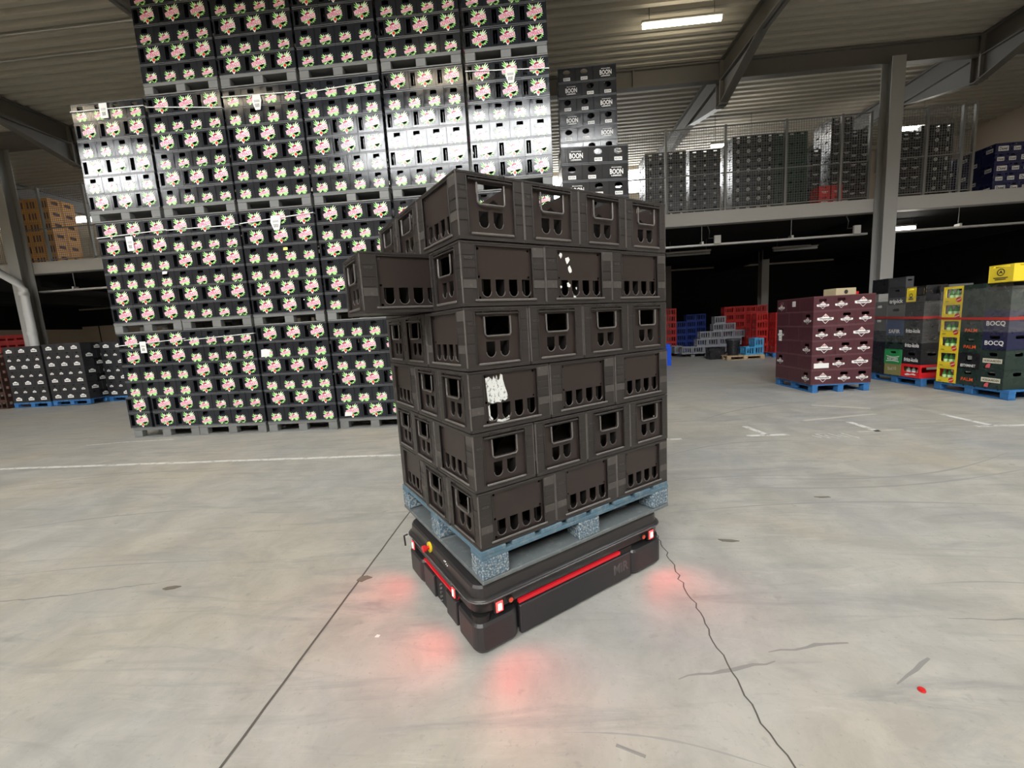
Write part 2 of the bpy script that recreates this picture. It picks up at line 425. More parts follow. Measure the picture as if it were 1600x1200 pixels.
    # rafters, haunched over that beam
    for x in (-19.95, -13.45, -6.95, -0.45, 5.53, 12.0):
        b = MB()
        prof = [(-2.2, 7.70), (8.9, 7.70), (11.0, 7.12), (13.3, 7.66), (18.3, 7.70)]
        for (ya, za), (yb, zb) in zip(prof, prof[1:]):
            for (xa, xb, da, db) in ((x - 0.11, x + 0.11, 0, 0.025), (x - 0.012, x + 0.012, 0.0, None)):
                if db is None: top_a = top_b = 8.22
                else: top_a, top_b = za + db, zb + db
                vs = [(xa, ya, za), (xb, ya, za), (xb, yb, zb), (xa, yb, zb), (xa, ya, top_a), (xb, ya, top_a), (xb, yb, top_b), (xa, yb, top_b)]
                b.add(vs, [(3, 2, 1, 0), (4, 5, 6, 7), (0, 1, 5, 4), (1, 2, 6, 5), (2, 3, 7, 6), (3, 0, 4, 7)], M_STEEL)
        b.box(x - 0.11, -2.2, 8.2, x + 0.11, 18.3, 8.235, M_STEEL)
        # horizontal flange line and end plate at the haunch
        b.box(x - 0.105, 11.1, 7.72, x + 0.105, 14.5, 7.745, M_STEEL)
        b.box(x - 0.105, 9.0, 7.715, x + 0.105, 10.9, 7.735, M_STEEL)
        b.box(x - 0.11, 10.86, 7.13, x + 0.11, 10.90, 8.2, M_STEEL); b.box(x - 0.11, 11.1, 7.13, x + 0.11, 11.14, 8.2, M_STEEL)
        struct(b.build('beam_rafter'))
    # columns (H sections)
    def column(x, y, z1, w=0.36, d=0.36, mt=M_COLUMN):
        b = MB(); b.box(x - w / 2, y - d / 2, 0, x + w / 2, y - d / 2 + .02, z1, mt); b.box(x - w / 2, y + d / 2 - .02, 0, x + w / 2, y + d / 2, z1, mt)
        b.box(x - .008, y - d / 2 + .02, 0, x + .008, y + d / 2 - .02, z1, mt)
        struct(b.build('column'))
    column(9.73, 10.78, 7.77, .33); column(-15.72, 10.78, 7.77); column(-2.95, 10.78, 7.77)
    for (x, y) in ((9.9, 17.2), (3.4, 17.2), (6.9, 20.5), (-9.3, 17.2), (-14.7, 21.0)): column(x, y, 4.1, 0.3, 0.3, mat('dim_column', (0.22, 0.21, 0.20), 0.6))
    # cable tray hanging below the mezzanine edge
    b = MB()
    for (x0, x1) in ((-15.6, -3.2), (-2.6, 9.5), (9.96, 17.8)):
        b.box(x0, 11.04, 3.50, x1, 11.16, 3.515, M_GALV); b.box(x0, 11.03, 3.50, x1, 11.04, 3.55, M_GALV); b.box(x0, 11.16, 3.50, x1, 11.17, 3.55, M_GALV)
    t = b.build('cable_tray')
    tag(t, 'long grey cable tray hung below the mezzanine edge beam', 'cable tray')
    for x in (-14.4, -12.2, 5.05, 7.5, 11.9, 14.6):
        b = MB(); b.cyl((x, 11.1, 3.52), (x, 11.1, 4.1), 0.01, 6, M_FENCE); b.box(x - .03, 11.02, 3.5, x + .03, 11.18, 3.62, M_GALV); b.build('hanger', t)
    for x in (5.45, 9.2):
        b = MB(); b.box(x - .09, 10.98, 3.53, x + .09, 11.05, 3.76, M_EDGE, 0.008)
        o = b.build('junction_box'); tag(o, 'pale junction box on the cable tray ' + ('left of the hanging cable' if x < 6 else 'beside the right column'), 'junction box', 'junction boxes on the cable tray')
        b = MB(); b.tube([(x - .25, 11.1, 4.08), (x - .2, 11.06, 3.9), (x - .22, 11.06, 3.7), (x - .05, 11.03, 3.7)], 0.014, 6, M_INK); b.build('cable', o)
    # downpipe at the left column
    b = MB()
    b.tube([(-16.10, 10.42, 7.7), (-16.10, 10.42, 4.35), (-16.04, 10.42, 4.1), (-15.44, 10.42, 3.72), (-15.34, 10.42, 3.55), (-15.34, 10.42, 0.0)], 0.11, 14, M_PIPE)
    for z in (3.4, 4.45, 2.2, 6.0): b.cyl((-15.34 if z < 4 else -16.10, 10.42, z - .05), (-15.34 if z < 4 else -16.10, 10.42, z + .05), 0.122, 14, M_PIPE)
    o = b.build('downpipe'); tag(o, 'grey rainwater downpipe bending in front of the left column', 'pipe')
    # lamps
    def lamp(x, y, z, ln, lit, label, tubemat=M_TUBE, z_top=8.37):
        t = empty('tube_lamp', (x, y, z)); tag(t, label, 'lamp', 'fluorescent tube lamps')
        b = MB(); b.box(-ln / 2, -.05, 0, ln / 2, .05, .06, M_EDGE, 0.01); b.build('housing', t)
        b = MB(); b.cyl((-ln / 2 + .03, 0, -.05), (ln / 2 - .03, 0, -.05), .05, 10, tubemat if lit else M_TUBEOFF); b.build('tube', t)
        b = MB()
        for xx in (-ln * .4, ln * .4): b.cyl((xx, 0, .06), (xx, 0, z_top - z), .008, 5, M_FENCE)
        b.build('hanger', t)
        return t
    lamp(3.76, 8.85, 8.02, 1.75, True, 'lit warm tube lamp below the roof above the dark crate stacks', M_TUBEV)
    lamp(-7.3, 0.1, 8.0, 1.75, True, 'lit warm tube lamp out of frame above the aisle, left')
    lamp(-1.9, 0.1, 8.0, 1.75, True, 'lit warm tube lamp out of frame above the aisle, middle')
    lamp(-11.9, 0.1, 8.0, 1.75, True, 'lit warm tube lamp out of frame above the aisle, far left')
    lamp(12.0, 13.2, 7.0, 1.4, True, 'lit tube lamp over the mezzanine right of the grey column', M_TUBEW)
    lamp(7.25, 14.2, 7.35, 1.5, True, 'lit tube lamp over the mezzanine behind the tallest black stack', M_TUBEW)
    lamp(11.38, 12.4, 3.86, 1.0, True, 'lit tube lamp under the mezzanine right of the grey column', M_TUBEW, 4.1)
    lamp(5.5, 13.5, 3.7, 1.5, False, 'unlit tube lamp under the mezzanine above the blue crates', M_TUBEW, 4.1)
    lamp(9.3, 14.0, 3.7, 1.5, False, 'unlit tube lamp under the mezzanine above the maroon stack', M_TUBEW, 4.1)
    lamp(-18.2, 18.5, 3.6, 1.5, True, 'added tube lamp under the mezzanine to light the beige wall', M_TUBEW, 4.1)  # unseen lamp, added to light the beige wall
    lamp(-11.5, 19.0, 3.6, 1.5, True, 'added unseen tube lamp under the mezzanine behind the logo crates', M_TUBEW, 4.1)  # added out of sight, like the lamp before it
    # purlin pipe below the roof
    for y, z in ((8.05, 8.2), (7.35, 8.2)):
        b = MB(); b.cyl((-27, y, z - .02), (17.8, y, z - .02), .022, 6, M_GALV); struct(b.build('trim_2'))
setting()

def fence(name, xs, label, seed, y=11.08):
    t = empty(name, (xs[0], y, 4.42)); tag(t, label, 'fence', 'mesh fences on the mezzanine edge')
    X0 = xs[0]
    for x in xs:
        b = MB(); b.box(x - X0 - .03, -.03, 0, x - X0 + .03, .03, 2.27, M_FENCE); b.build('post', t)
    for z in (2.24, 1.02, 0.08):
        b = MB(); b.box(0, -.015, z - .015, xs[-1] - X0, .015, z + .015, M_FENCE); b.build('rail', t)
    for xa, xb in zip(xs, xs[1:]):
        b = MB(); w = .003
        n = max(2, round((xb - xa) / 0.065))
        for i in range(1, n):
            x = xa - X0 + (xb - xa) * i / n; b.box(x - w, -.004, .08, x + w, .004, 2.24, M_FENCE)
        for i in range(1, 34):
            z = .08 + 2.16 * i / 34; b.box(xa - X0, -.004, z - w, xb - X0, .004, z + w, M_FENCE)
        b.build('wire_mesh', t)
fence('mesh_fence', [2.45, 4.06, 5.67, 7.28, 8.73, 9.47], 'wire mesh fence on the mezzanine left of the grey column', 1)
fence('mesh_fence', [10.05, 10.9, 11.8, 12.1], 'wire mesh fence on the mezzanine right of the grey column', 2)
fence('mesh_fence', [-19.5, -17.9, -16.4, -15.02, -13.5, -12.0], 'wire mesh fence on the mezzanine before the orange crates', 3)

# ------------------------------------------------------------------ floor marks
def floor_strip(name, pts, w, mt, z=0.002, jitter=0.0, kind='structure', label=None, cat=None):
    L_, R_ = [], []
    for i, p in enumerate(pts):
        a = Vector(pts[max(0, i - 1)]); c = Vector(pts[min(len(pts) - 1, i + 1)]); d = (c - a).normalized(); n = Vector((-d.y, d.x))
        ww = w[i] if isinstance(w, (list, tuple)) else w
        L_.append((p[0] + n.x * ww / 2, p[1] + n.y * ww / 2)); R_.append((p[0] - n.x * ww / 2, p[1] - n.y * ww / 2))
    n = len(pts); b = MB()
    vs = [(x, y, z) for x, y in L_] + [(x, y, z) for x, y in R_]
    b.add(vs, [(n + i, n + i + 1, i + 1, i) for i in range(n - 1)], mt)
    o = b.build(name)
    if kind: o['kind'] = kind
    if label: tag(o, label, cat)
    return o
def rough(pts, step, amp, seed):
    rnd = random.Random(seed); out = []
    for a, c in zip(pts, pts[1:]):
        a, c = Vector(a), Vector(c); k = max(1, int((c - a).length / step)); d = (c - a).normalized()
        for i in range(k):
            p = a.lerp(c, i / k); q = rnd.uniform(-amp, amp); out.append((p.x - d.y * q, p.y + d.x * q))
    out.append(tuple(pts[-1])); return out
def marks():
    S = 'floor_marking'
    floor_strip(S, rough([(-9.5, 3.51), (-1.6, 3.447), (-0.6, 3.46)], .25, .006, 1), .075, M_LINE)
    floor_strip(S, [(1.83, 3.667), (2.02, 3.67)], .06, M_LINE)
    floor_strip(S, [(3.02, 4.17), (3.08, 3.70)], .075, M_LINE); floor_strip(S, [(2.83, 3.695), (3.32, 3.684)], .075, M_LINE)
    floor_strip(S, [(4.385, 4.19), (4.372, 3.65)], .075, M_LINE); floor_strip(S, [(4.14, 3.68), (4.69, 3.71)], .06, M_FADED)
    floor_strip(S, [(5.74, 4.395), (5.73, 3.73)], .075, M_LINE); floor_strip(S, [(5.545, 3.73), (6.6, 3.66)], .075, M_LINE)
    floor_strip(S, rough([(3.9, 4.35), (5.0, 4.55)], .2, .02, 3), .07, M_FADED)
    floor_strip(S, rough([(-7.3, 4.67), (-6.6, 4.80), (-5.9, 4.82)], .2, .02, 4), .04, M_LINE)
    floor_strip(S, rough([(4.6, 5.3), (5.2, 4.9)], .2, .02, 5), .09, M_FADED)
    for i in range(6): floor_strip(S, [(3.55 + i * .075, 3.60 + (i % 2) * .05), (3.60 + i * .075, 3.50 - (i % 3) * .04)], .018, M_LINE)
    floor_strip('floor_joint', rough([(-0.955, -1.2), (-0.954, -0.35), (-0.909, 1.761), (-0.87, 4.9)], .12, .002, 6), .012, M_CRACK, .0015)
    floor_strip('floor_crack', rough([(1.06, 1.5), (1.052, 1.144), (1.037, .744), (1.047, .49), (1.038, .215), (1.043, .078), (1.04, -.117), (1.066, -.317), (1.08, -.6)], .035, .012, 7), .007, M_CRACK, .0012)
    def tyre(pts, w, seed):
        P = rough(pts, .05, .008, seed); n = len(P)
        floor_strip('tyre_mark', P, [w * (0.15 + 0.85 * math.sin(PI * (i + .3) / (n + .3)) * random.Random(seed * 99 + i).uniform(.5, 1)) for i in range(n)], M_MARK, .001)
    tyre([(.80, .045), (1.05, .09), (1.25, .135)], .02, 1); tyre([(1.25, .18), (1.43, .22), (1.63, .24)], .022, 2)
    tyre([(1.66, .02), (1.74, .06), (1.90, .15)], .022, 3); tyre([(2.2, .4), (3.0, .35), (3.8, .5)], .02, 4)
    tyre([(-3.6, .55), (-2.8, .68), (-2.2, .82)], .015, 5)
    def scrap(name, x, y, pts, mt, label, cat, h=.004, rot=0.0):
        b = MB(); b.prism([(px, py) for px, py in pts], 0, h, mt); o = b.build(name, None, (x, y, 0.0005), rot); tag(o, label, cat); return o
    leaf = [(-.05, 0), (-.02, -.018), (.03, -.015), (.06, .004), (.02, .018), (-.03, .016)]
    scrap('dry_leaf', -2.153, .733, leaf, M_DUST, 'flat dark scrap lying on the left floor, left of the joint', 'scrap', rot=.2)
    scrap('dry_leaf', -.905, .80, [(-.04, -.02), (.0, -.035), (.02, -.01), (.05, .01), (.01, .03), (-.03, .02)], M_DUST, 'small dark scrap lying on the floor joint beside the robot', 'scrap')
    scrap('dry_leaf', 1.499, 1.167, [(-.06, .02), (-.04, -.01), (.02, -.02), (.07, -.01), (.03, .008), (-.02, .015)], M_DUST, 'dark curled scrap on the floor to the right of the crate load', 'scrap')
    scrap('dry_leaf', 2.531, 1.82, [(-.06, .012), (-.02, -.014), (.06, -.01), (.05, .008)], M_DUST, 'thin grey scrap on the floor toward the maroon stack', 'scrap')
    scrap('wood_splinter', .535, -.264, [(-.05, .012), (-.045, .02), (.05, -.02), (.045, -.028)], M_MARK, 'dark splinter on the floor at the bottom of the view', 'splinter')
    b = MB(); b.cyl((0, 0, 0), (0, 0, .006), .013, 12, M_RED); b.cyl((0, 0, .006), (0, 0, .009), .011, 12, M_RED)
    tag(b.build('crown_cork', None, (1.731, -.013, .0005)), 'small red bottle cap lying on the front right floor', 'bottle cap')
    scrap('paper_scrap', -.62, .30, [(-.012, -.006), (.01, -.008), (.014, .006), (-.006, .009)], M_PAPER, 'tiny white paper scrap on the floor before the robot', 'scrap')
marks()

# ------------------------------------------------------------------ pallets
def pallet(name, W, D, H, top, block, board, style='wood'):
    """front (W) faces -Y; parts: deck, nine blocks, three skids"""
    t = empty(name)
    b = MB()
    if style == 'wood':
        n = 7; g = .02; bw = (W - g * (n - 1)) / n
        for i in range(n): x = -W / 2 + i * (bw + g); b.box(x, -D / 2, H - .022, x + bw, D / 2, H, top, .002)
        for y in (-D / 2 + .05, 0, D / 2 - .05): b.box(-W / 2, y - .05, H - .044, W / 2, y + .05, H - .022, board, .002)
        db = .044
    else:
        b.box(-W / 2, -D / 2, H - .035, W / 2, D / 2, H, top, .005); b.box(-W / 2 - .004, -D / 2 - .004, H - .012, W / 2 + .004, D / 2 + .004, H + .008, top, .004); db = .035
    b.build('deck', t)
    bx = .13 if style == 'wood' else .15
    for x in (-W / 2 + bx / 2, 0, W / 2 - bx / 2):
        for y in (-D / 2 + .05, 0, D / 2 - .05):
            k = MB(); k.box(x - bx / 2, y - .05, .02, x + bx / 2, y + .05, H - db, block, .006); k.build('block', t)
    for y in (-D / 2 + .05, 0, D / 2 - .05):
        k = MB(); k.box(-W / 2, y - .05, 0, W / 2, y + .05, .02, board, .003); k.build('skid', t)
    return t
K_GREYPAL = Kind(pallet('plastic_pallet', 1.2, 1.0, .165, M_GREYPAL, M_GREYPAL, M_GREYPAL, 'plastic'), 'pallet')
K_BLUEPAL = Kind(pallet('wooden_pallet', 1.2, 1.0, .15, M_BLUEPAL, M_BLUEPAL, M_BLUEPAL), 'pallet')
K_WOODPAL = Kind(pallet('wooden_pallet', 1.2, .8, .145, M_WOOD, M_WOOD, M_WOOD), 'pallet')

# ------------------------------------------------------------------ crates in general
def crate_mesh(L, S, h, body, lip, longf=None, shortf=None, th=.012, posts=True):
    """open-topped crate; longf/shortf give hole loops per face kind"""
    b = MB()
    for side in 'FBLR':
        w = L if side in 'FB' else S
        holes = (longf if side in 'FB' else shortf) or []
        ww = w if side in 'FB' else w - 2 * th
        b.sheet([rect(-ww / 2, 0.0, ww / 2, h - .001)] + list(holes), th, body, face_xf(side, L, S))
        if posts:
            X = face_xf(side, L, S)
            b.box(-w / 2, .004, 0, w / 2, .016, .003, lip, .001, X); b.box(-w / 2, h - .016, 0, w / 2, h - .004, .003, lip, .001, X)
            for s in (-1, 1): b.box(s * w / 2, .004, 0, s * (w / 2 - .012), h - .004, .0025, body, .001, X)
    b.box(-L / 2 + th, -S / 2 + th, .004, L / 2 - th, S / 2 - th, .014, body)
    return b
def crate_kind(name, L, S, h, body, lip, longf=None, shortf=None, logo=None, cat='crate', extra=None, posts=True):
    o = crate_mesh(L - .003, S - .003, h, body, lip, longf, shortf, posts=posts).build(name)
    if logo:
        for part, fn in logo.items():
            for side in 'FL':
                b = MB(); fn(b, side == 'F', face_xf(side, L - .003, S - .003, .0032))
                if b.v: b.build(part, o)
    if extra: extra(o)
    return Kind(o, cat)
def stack_front(kind, x0, y0, z0, rows, L, S, h, label, group, face=0.0, jitter=.004, skip=()):
    """rows of crates whose faces look along the local -Y of a frame turned by face; each row is a string of L (long face) and S (short face)"""
    ca, sa = math.cos(face), math.sin(face); rnd = random.Random(int(x0 * 100 + y0 * 7))
    for r, row in enumerate(rows):
        x = 0.0
        for i, c in enumerate(row):
            w, d = (L, S) if c in 'Ll' else (S, L)
            if (r, i) not in skip and c not in '.,':
                cx, cy = x + w / 2, d / 2 + rnd.uniform(0, jitter)
                loc = (x0 + ca * cx - sa * cy, y0 + sa * cx + ca * cy, z0 + r * h)
                kind.place(loc, face + (0 if c in 'Ll' else PI / 2), label(r, i, len(row), c), group)
            x += {'.': S, ',': L}.get(c, w)

# ------------------------------------------------------------------ the wall of leaf-logo crates
WL, WS, WH = .405, .30375, .27
WALL_Y = 5.05
def leaf(a, r0, r1, w, cx=0, cy=0):
    c, s = math.cos(a), math.sin(a)
    P = [(r0, -w * .5), (r0 + (r1 - r0) * .55, -w * .55), (r1, 0), (r0 + (r1 - r0) * .55, w * .55), (r0, w * .5)]
    return tuple((cx + c * x - s * y, cy + s * x + c * y) for x, y in P)
def leaf_logo(b, long, X):
    D = math.radians
    if long: Y = X @ T(.035, .133, 0, 0, 1.0); k = .25
    else: Y = X @ T(.006, .078, 0, 0, 1.0); k = .195
    def poly(P, mt, z): b.sheet([tuple((x * k, y * k) for x, y in P)], .0006, mt, Y @ Matrix.Translation((0, 0, .0006 + z)))
    spikes = [(150, .50, M_LIME), (137, .58, M_GREEN), (124, .56, M_LIME), (108, .40, M_WHITE), (78, .40, M_LIME), (60, .56, M_LIME), (46, .58, M_WHITE), (33, .53, M_LIME)] if long else \
             [(160, .52, M_LIME), (146, .56, M_GREEN), (133, .54, M_LIME), (108, .36, M_WHITE), (72, .36, M_LIME), (52, .50, M_WHITE), (36, .54, M_LIME), (20, .52, M_WHITE)]
    for a, r, mt in spikes: poly(leaf(D(a), .08, r, .085, 0, .02), mt, 0)
    low = [(198, .44, M_LIME), (215, .44, M_GREEN), (232, .42, M_LIME), (305, .42, M_GREEN), (320, .46, M_LIME), (335, .50, M_GREEN), (348, .50, M_LIME)]
    for a, r, mt in low: poly(leaf(D(a), .08, r, .15, 0, -.03), mt, .0004)
    if long: poly([(-.13, -.30), (-.02, -.48), (.02, -.48), (.13, -.30), (0, -.18)], M_WHITE, .0008)
    # banner and lettering
    t = D(11); c, s = math.cos(t), math.sin(t)
    ban = [(-.45, -.145), (.44, -.145), (.45, .11), (.25, .13), (.13, .22), (-.10, .23), (-.22, .13), (-.45, .10)]
    if not long: ban = [(x * 1.0, y * .82) for x, y in ban]
    poly([(c * x - s * y, s * x + c * y) for x, y in ban], M_WHITE, .0012)
    hh = (.23 if long else .195) * k
    b.text('DESPERADOS', hh, M_PINK, Y @ T(0, -.01 * k, .0024, t), .86 * k, .0006)
    for i, (x, y, r) in enumerate(((-.09, .165, .05), (0, .195, .06), (.09, .18, .05))):
        if not long: y *= .86
        poly(disc(c * x - s * y, s * x + c * y, r, 8), M_CRIM, .0018)
    if long: poly(disc(.01, -.30, .085, 12), M_REDP, .0024)
LSLOT = [rect(-.176, .045, -.108, .23)]
SSLOT = [rrect(-.052, .172, .046, .234, .01, 2)]
def inner_rib(o):
    b = MB(); b.box(-.144, -.11, .016, -.139, .11, .215, M_BLACK); b.build('divider', o)
K_LEAF = crate_kind('beer_crate', WL, WS, WH, M_BLACK, M_BLACK_LIP, LSLOT, SSLOT, {'logo': leaf_logo}, 'crate', inner_rib)
COLX = (-6.86, -5.625, -4.375, -3.125, -1.865, -.605)
TIERB = (0.0, 1.797, 3.594, 5.391)
PAT = {  # bottom row first
 (0, 0): 'LLSSLL', (1, 0): 'LLSSLL', (2, 0): 'LSLSLS',
 (0, 1): 'SSLLSS', (1, 1): 'SLSLSL', (2, 1): 'SLSLSL', (3, 1): 'SLSLSL',
 (0, 2): 'SLSLSL', (1, 2): 'LLSSLL', (2, 2): 'SSLLSS', (3, 2): 'LSLSSL',
 (0, 3): 'LSLSLS', (1, 3): 'SLSLSL', (2, 3): 'SSLLSS', (3, 3): 'SSLLSS',
 (0, 4): 'SLSLSL', (1, 4): 'LSLSLS', (2, 4): 'SLSLSL', (3, 4): 'SLSLSL',
 (0, 5): 'SLSLSL', (1, 5): 'LSLSLS', (2, 5): 'LLSSLL', (3, 5): 'LLSSLL'}
TIERN = ('ground', 'second', 'third', 'top')
XOFF = {(0, 0): .03, (1, 0): .02, (2, 0): -.03}
def wall():
    stuff = []
    for (t, c), pat in sorted(PAT.items()):
        x0 = COLX[c] + XOFF.get((t, c), 0); zb = TIERB[t]
        K_GREYPAL.place((x0 + .607, WALL_Y + .5 - .01, zb), 0, 'grey plastic pallet, %s tier, %s from left in the leaf-logo wall' % (TIERN[t], ORD[c - (1 if t == 3 else 0)]), 'grey pallets in the logo crate wall')
        hidden = t == 3 or (c >= 4 and t < 2)
        for r, ch in enumerate(pat):
            n, w, d = (3, WL, WS) if ch == 'L' else (4, WS, WL)
            for i in range(n):
                x = x0 + (i + .5) * w
                gap = 0
                if (t, c) == (0, 0) and r < 2 and i == 0: x -= .05
                dy = random.uniform(0, .006)
                loc = (x, WALL_Y + d / 2 + dy, zb + .173 + r * WH); rot = 0 if ch == 'L' else PI / 2
                if hidden: stuff.append((loc, rot)); continue
                K_LEAF.place(loc, rot, 'black leaf-logo crate, %s from left, %s layer up, %s tier, %s pallet column' % (ORD[i], ORD[r], TIERN[t], ORD[c]), 'black leaf-logo crates in the wall')
    # the crates of the top tier and of the pallets behind the load, one mass
    b = MB(); src = [K_LEAF.p] + [o for o in K_LEAF.p.children]
    for loc, rot in stuff:
        X = Matrix.Translation(loc) @ Matrix.Rotation(rot, 4, 'Z')
        for o in src:
            me = o.data
            o0 = len(b.v); b.v += [tuple(X @ v.co) for v in me.vertices]
            mi = [b.m(m) for m in me.materials]
            for p in me.polygons: b.f.append(tuple(i + o0 for i in p.vertices)); b.mi.append(mi[p.material_index]); b.sm.append(p.use_smooth)
    o = b.build('beer_crate_mass')
    tag(o, 'remaining black leaf-logo crates of the top tier and behind the brown load', 'crates', None, 'stuff')
wall()
# straps and paper tags around the pallet loads
def strap(x0, x1, z0, z1, label, y=WALL_Y - .012, d=1.0, mt=M_STRAP, grp='white straps around the pallet loads'):
    b = MB(); h = .006
    P = [(x0, y, z0), (x1, y, z1), (x1, y + d, z1), (x0, y + d, z0)]
    for i in range(4):
        a, c = Vector(P[i]), Vector(P[(i + 1) % 4]); n = (c - a).cross(Vector((0, 0, 1))).normalized() * .0015
        vs = [a + n + Vector((0, 0, -h)), c + n + Vector((0, 0, -h)), c + n + Vector((0, 0, h)), a + n + Vector((0, 0, h))]
        vs += [v - 2 * n for v in vs]
        b.add(vs, [(0, 1, 2, 3), (7, 6, 5, 4), (0, 4, 5, 1), (3, 2, 6, 7)], mt)
    o = b.build('strap'); tag(o, label, 'strap', grp); return o
def paper_tag(x, z, w, h, label, y=WALL_Y - .017, shape=0, tilt=0.0):
    b = MB()
    P = [(-w / 2, 0), (w / 2, 0), (w / 2, h), (-w / 2, h)] if shape == 0 else [(-w * .25, 0), (w * .28, 0), (w / 2, h * .62), (w * .42, h), (-w * .4, h), (-w / 2, h * .55)]
    X = Matrix.Translation((0, 0, 0)) @ Matrix(((1, 0, 0, 0), (0, 0, -1, 0), (0, 1, 0, 0), (0, 0, 0, 1))) @ Matrix.Rotation(tilt, 4, 'Z')
    b.sheet([tuple(P)], .002, M_PAPER, X)
    for zz in (.62, .54): b.box(-w * .3, h * zz, 0, w * .3, h * zz + .006, .0008, M_INK, 0, X)
    for i in range(6): b.box(-w * .22 + i * w * .08, h * .18, 0, -w * .22 + i * w * .08 + w * .035, h * .42, .0008, M_INK, 0, X)
    o = b.build('paper_tag', None, (x, y, z)); tag(o, label, 'paper tag', 'white paper tags on the straps'); return o
def straps():
    for (c, t, z0, z1) in ((0, 0, 1.60, 1.66), (1, 0, 1.63, 1.68), (0, 1, 3.36, 3.41), (1, 1, 3.40, 3.40), (2, 1, 3.41, 3.49), (0, 2, 5.28, 5.27), (1, 2, 5.24, 5.13), (2, 2, 5.27, 5.24), (3, 2, 5.21, 5.28), (5, 2, 5.28, 5.21)):
        x0 = COLX[c] + XOFF.get((t, c), 0) - .005
        strap(x0, x0 + 1.225, z0, z1, 'white strap across the top layer of the %s tier, %s pallet column' % (TIERN[t], ORD[c]))
    paper_tag(-6.37, 1.46, .11, .19, 'white paper tag on the ground-tier strap, first pallet column')
    paper_tag(-6.28, 3.12, .12, .23, 'white paper tag on the second-tier strap, first pallet column')
    paper_tag(-3.78, 3.27, .17, .22, 'white paper tag on the second-tier strap, third pallet column', shape=1)
    paper_tag(-6.33, 5.14, .13, .22, 'white paper tag on the third-tier strap, first pallet column')
    paper_tag(-3.83, 5.04, .15, .21, 'white paper tag on the third-tier strap, third pallet column', shape=1)
    paper_tag(.05, 5.06, .15, .20, 'white paper tag on the third-tier strap, sixth pallet column', shape=1)
straps()

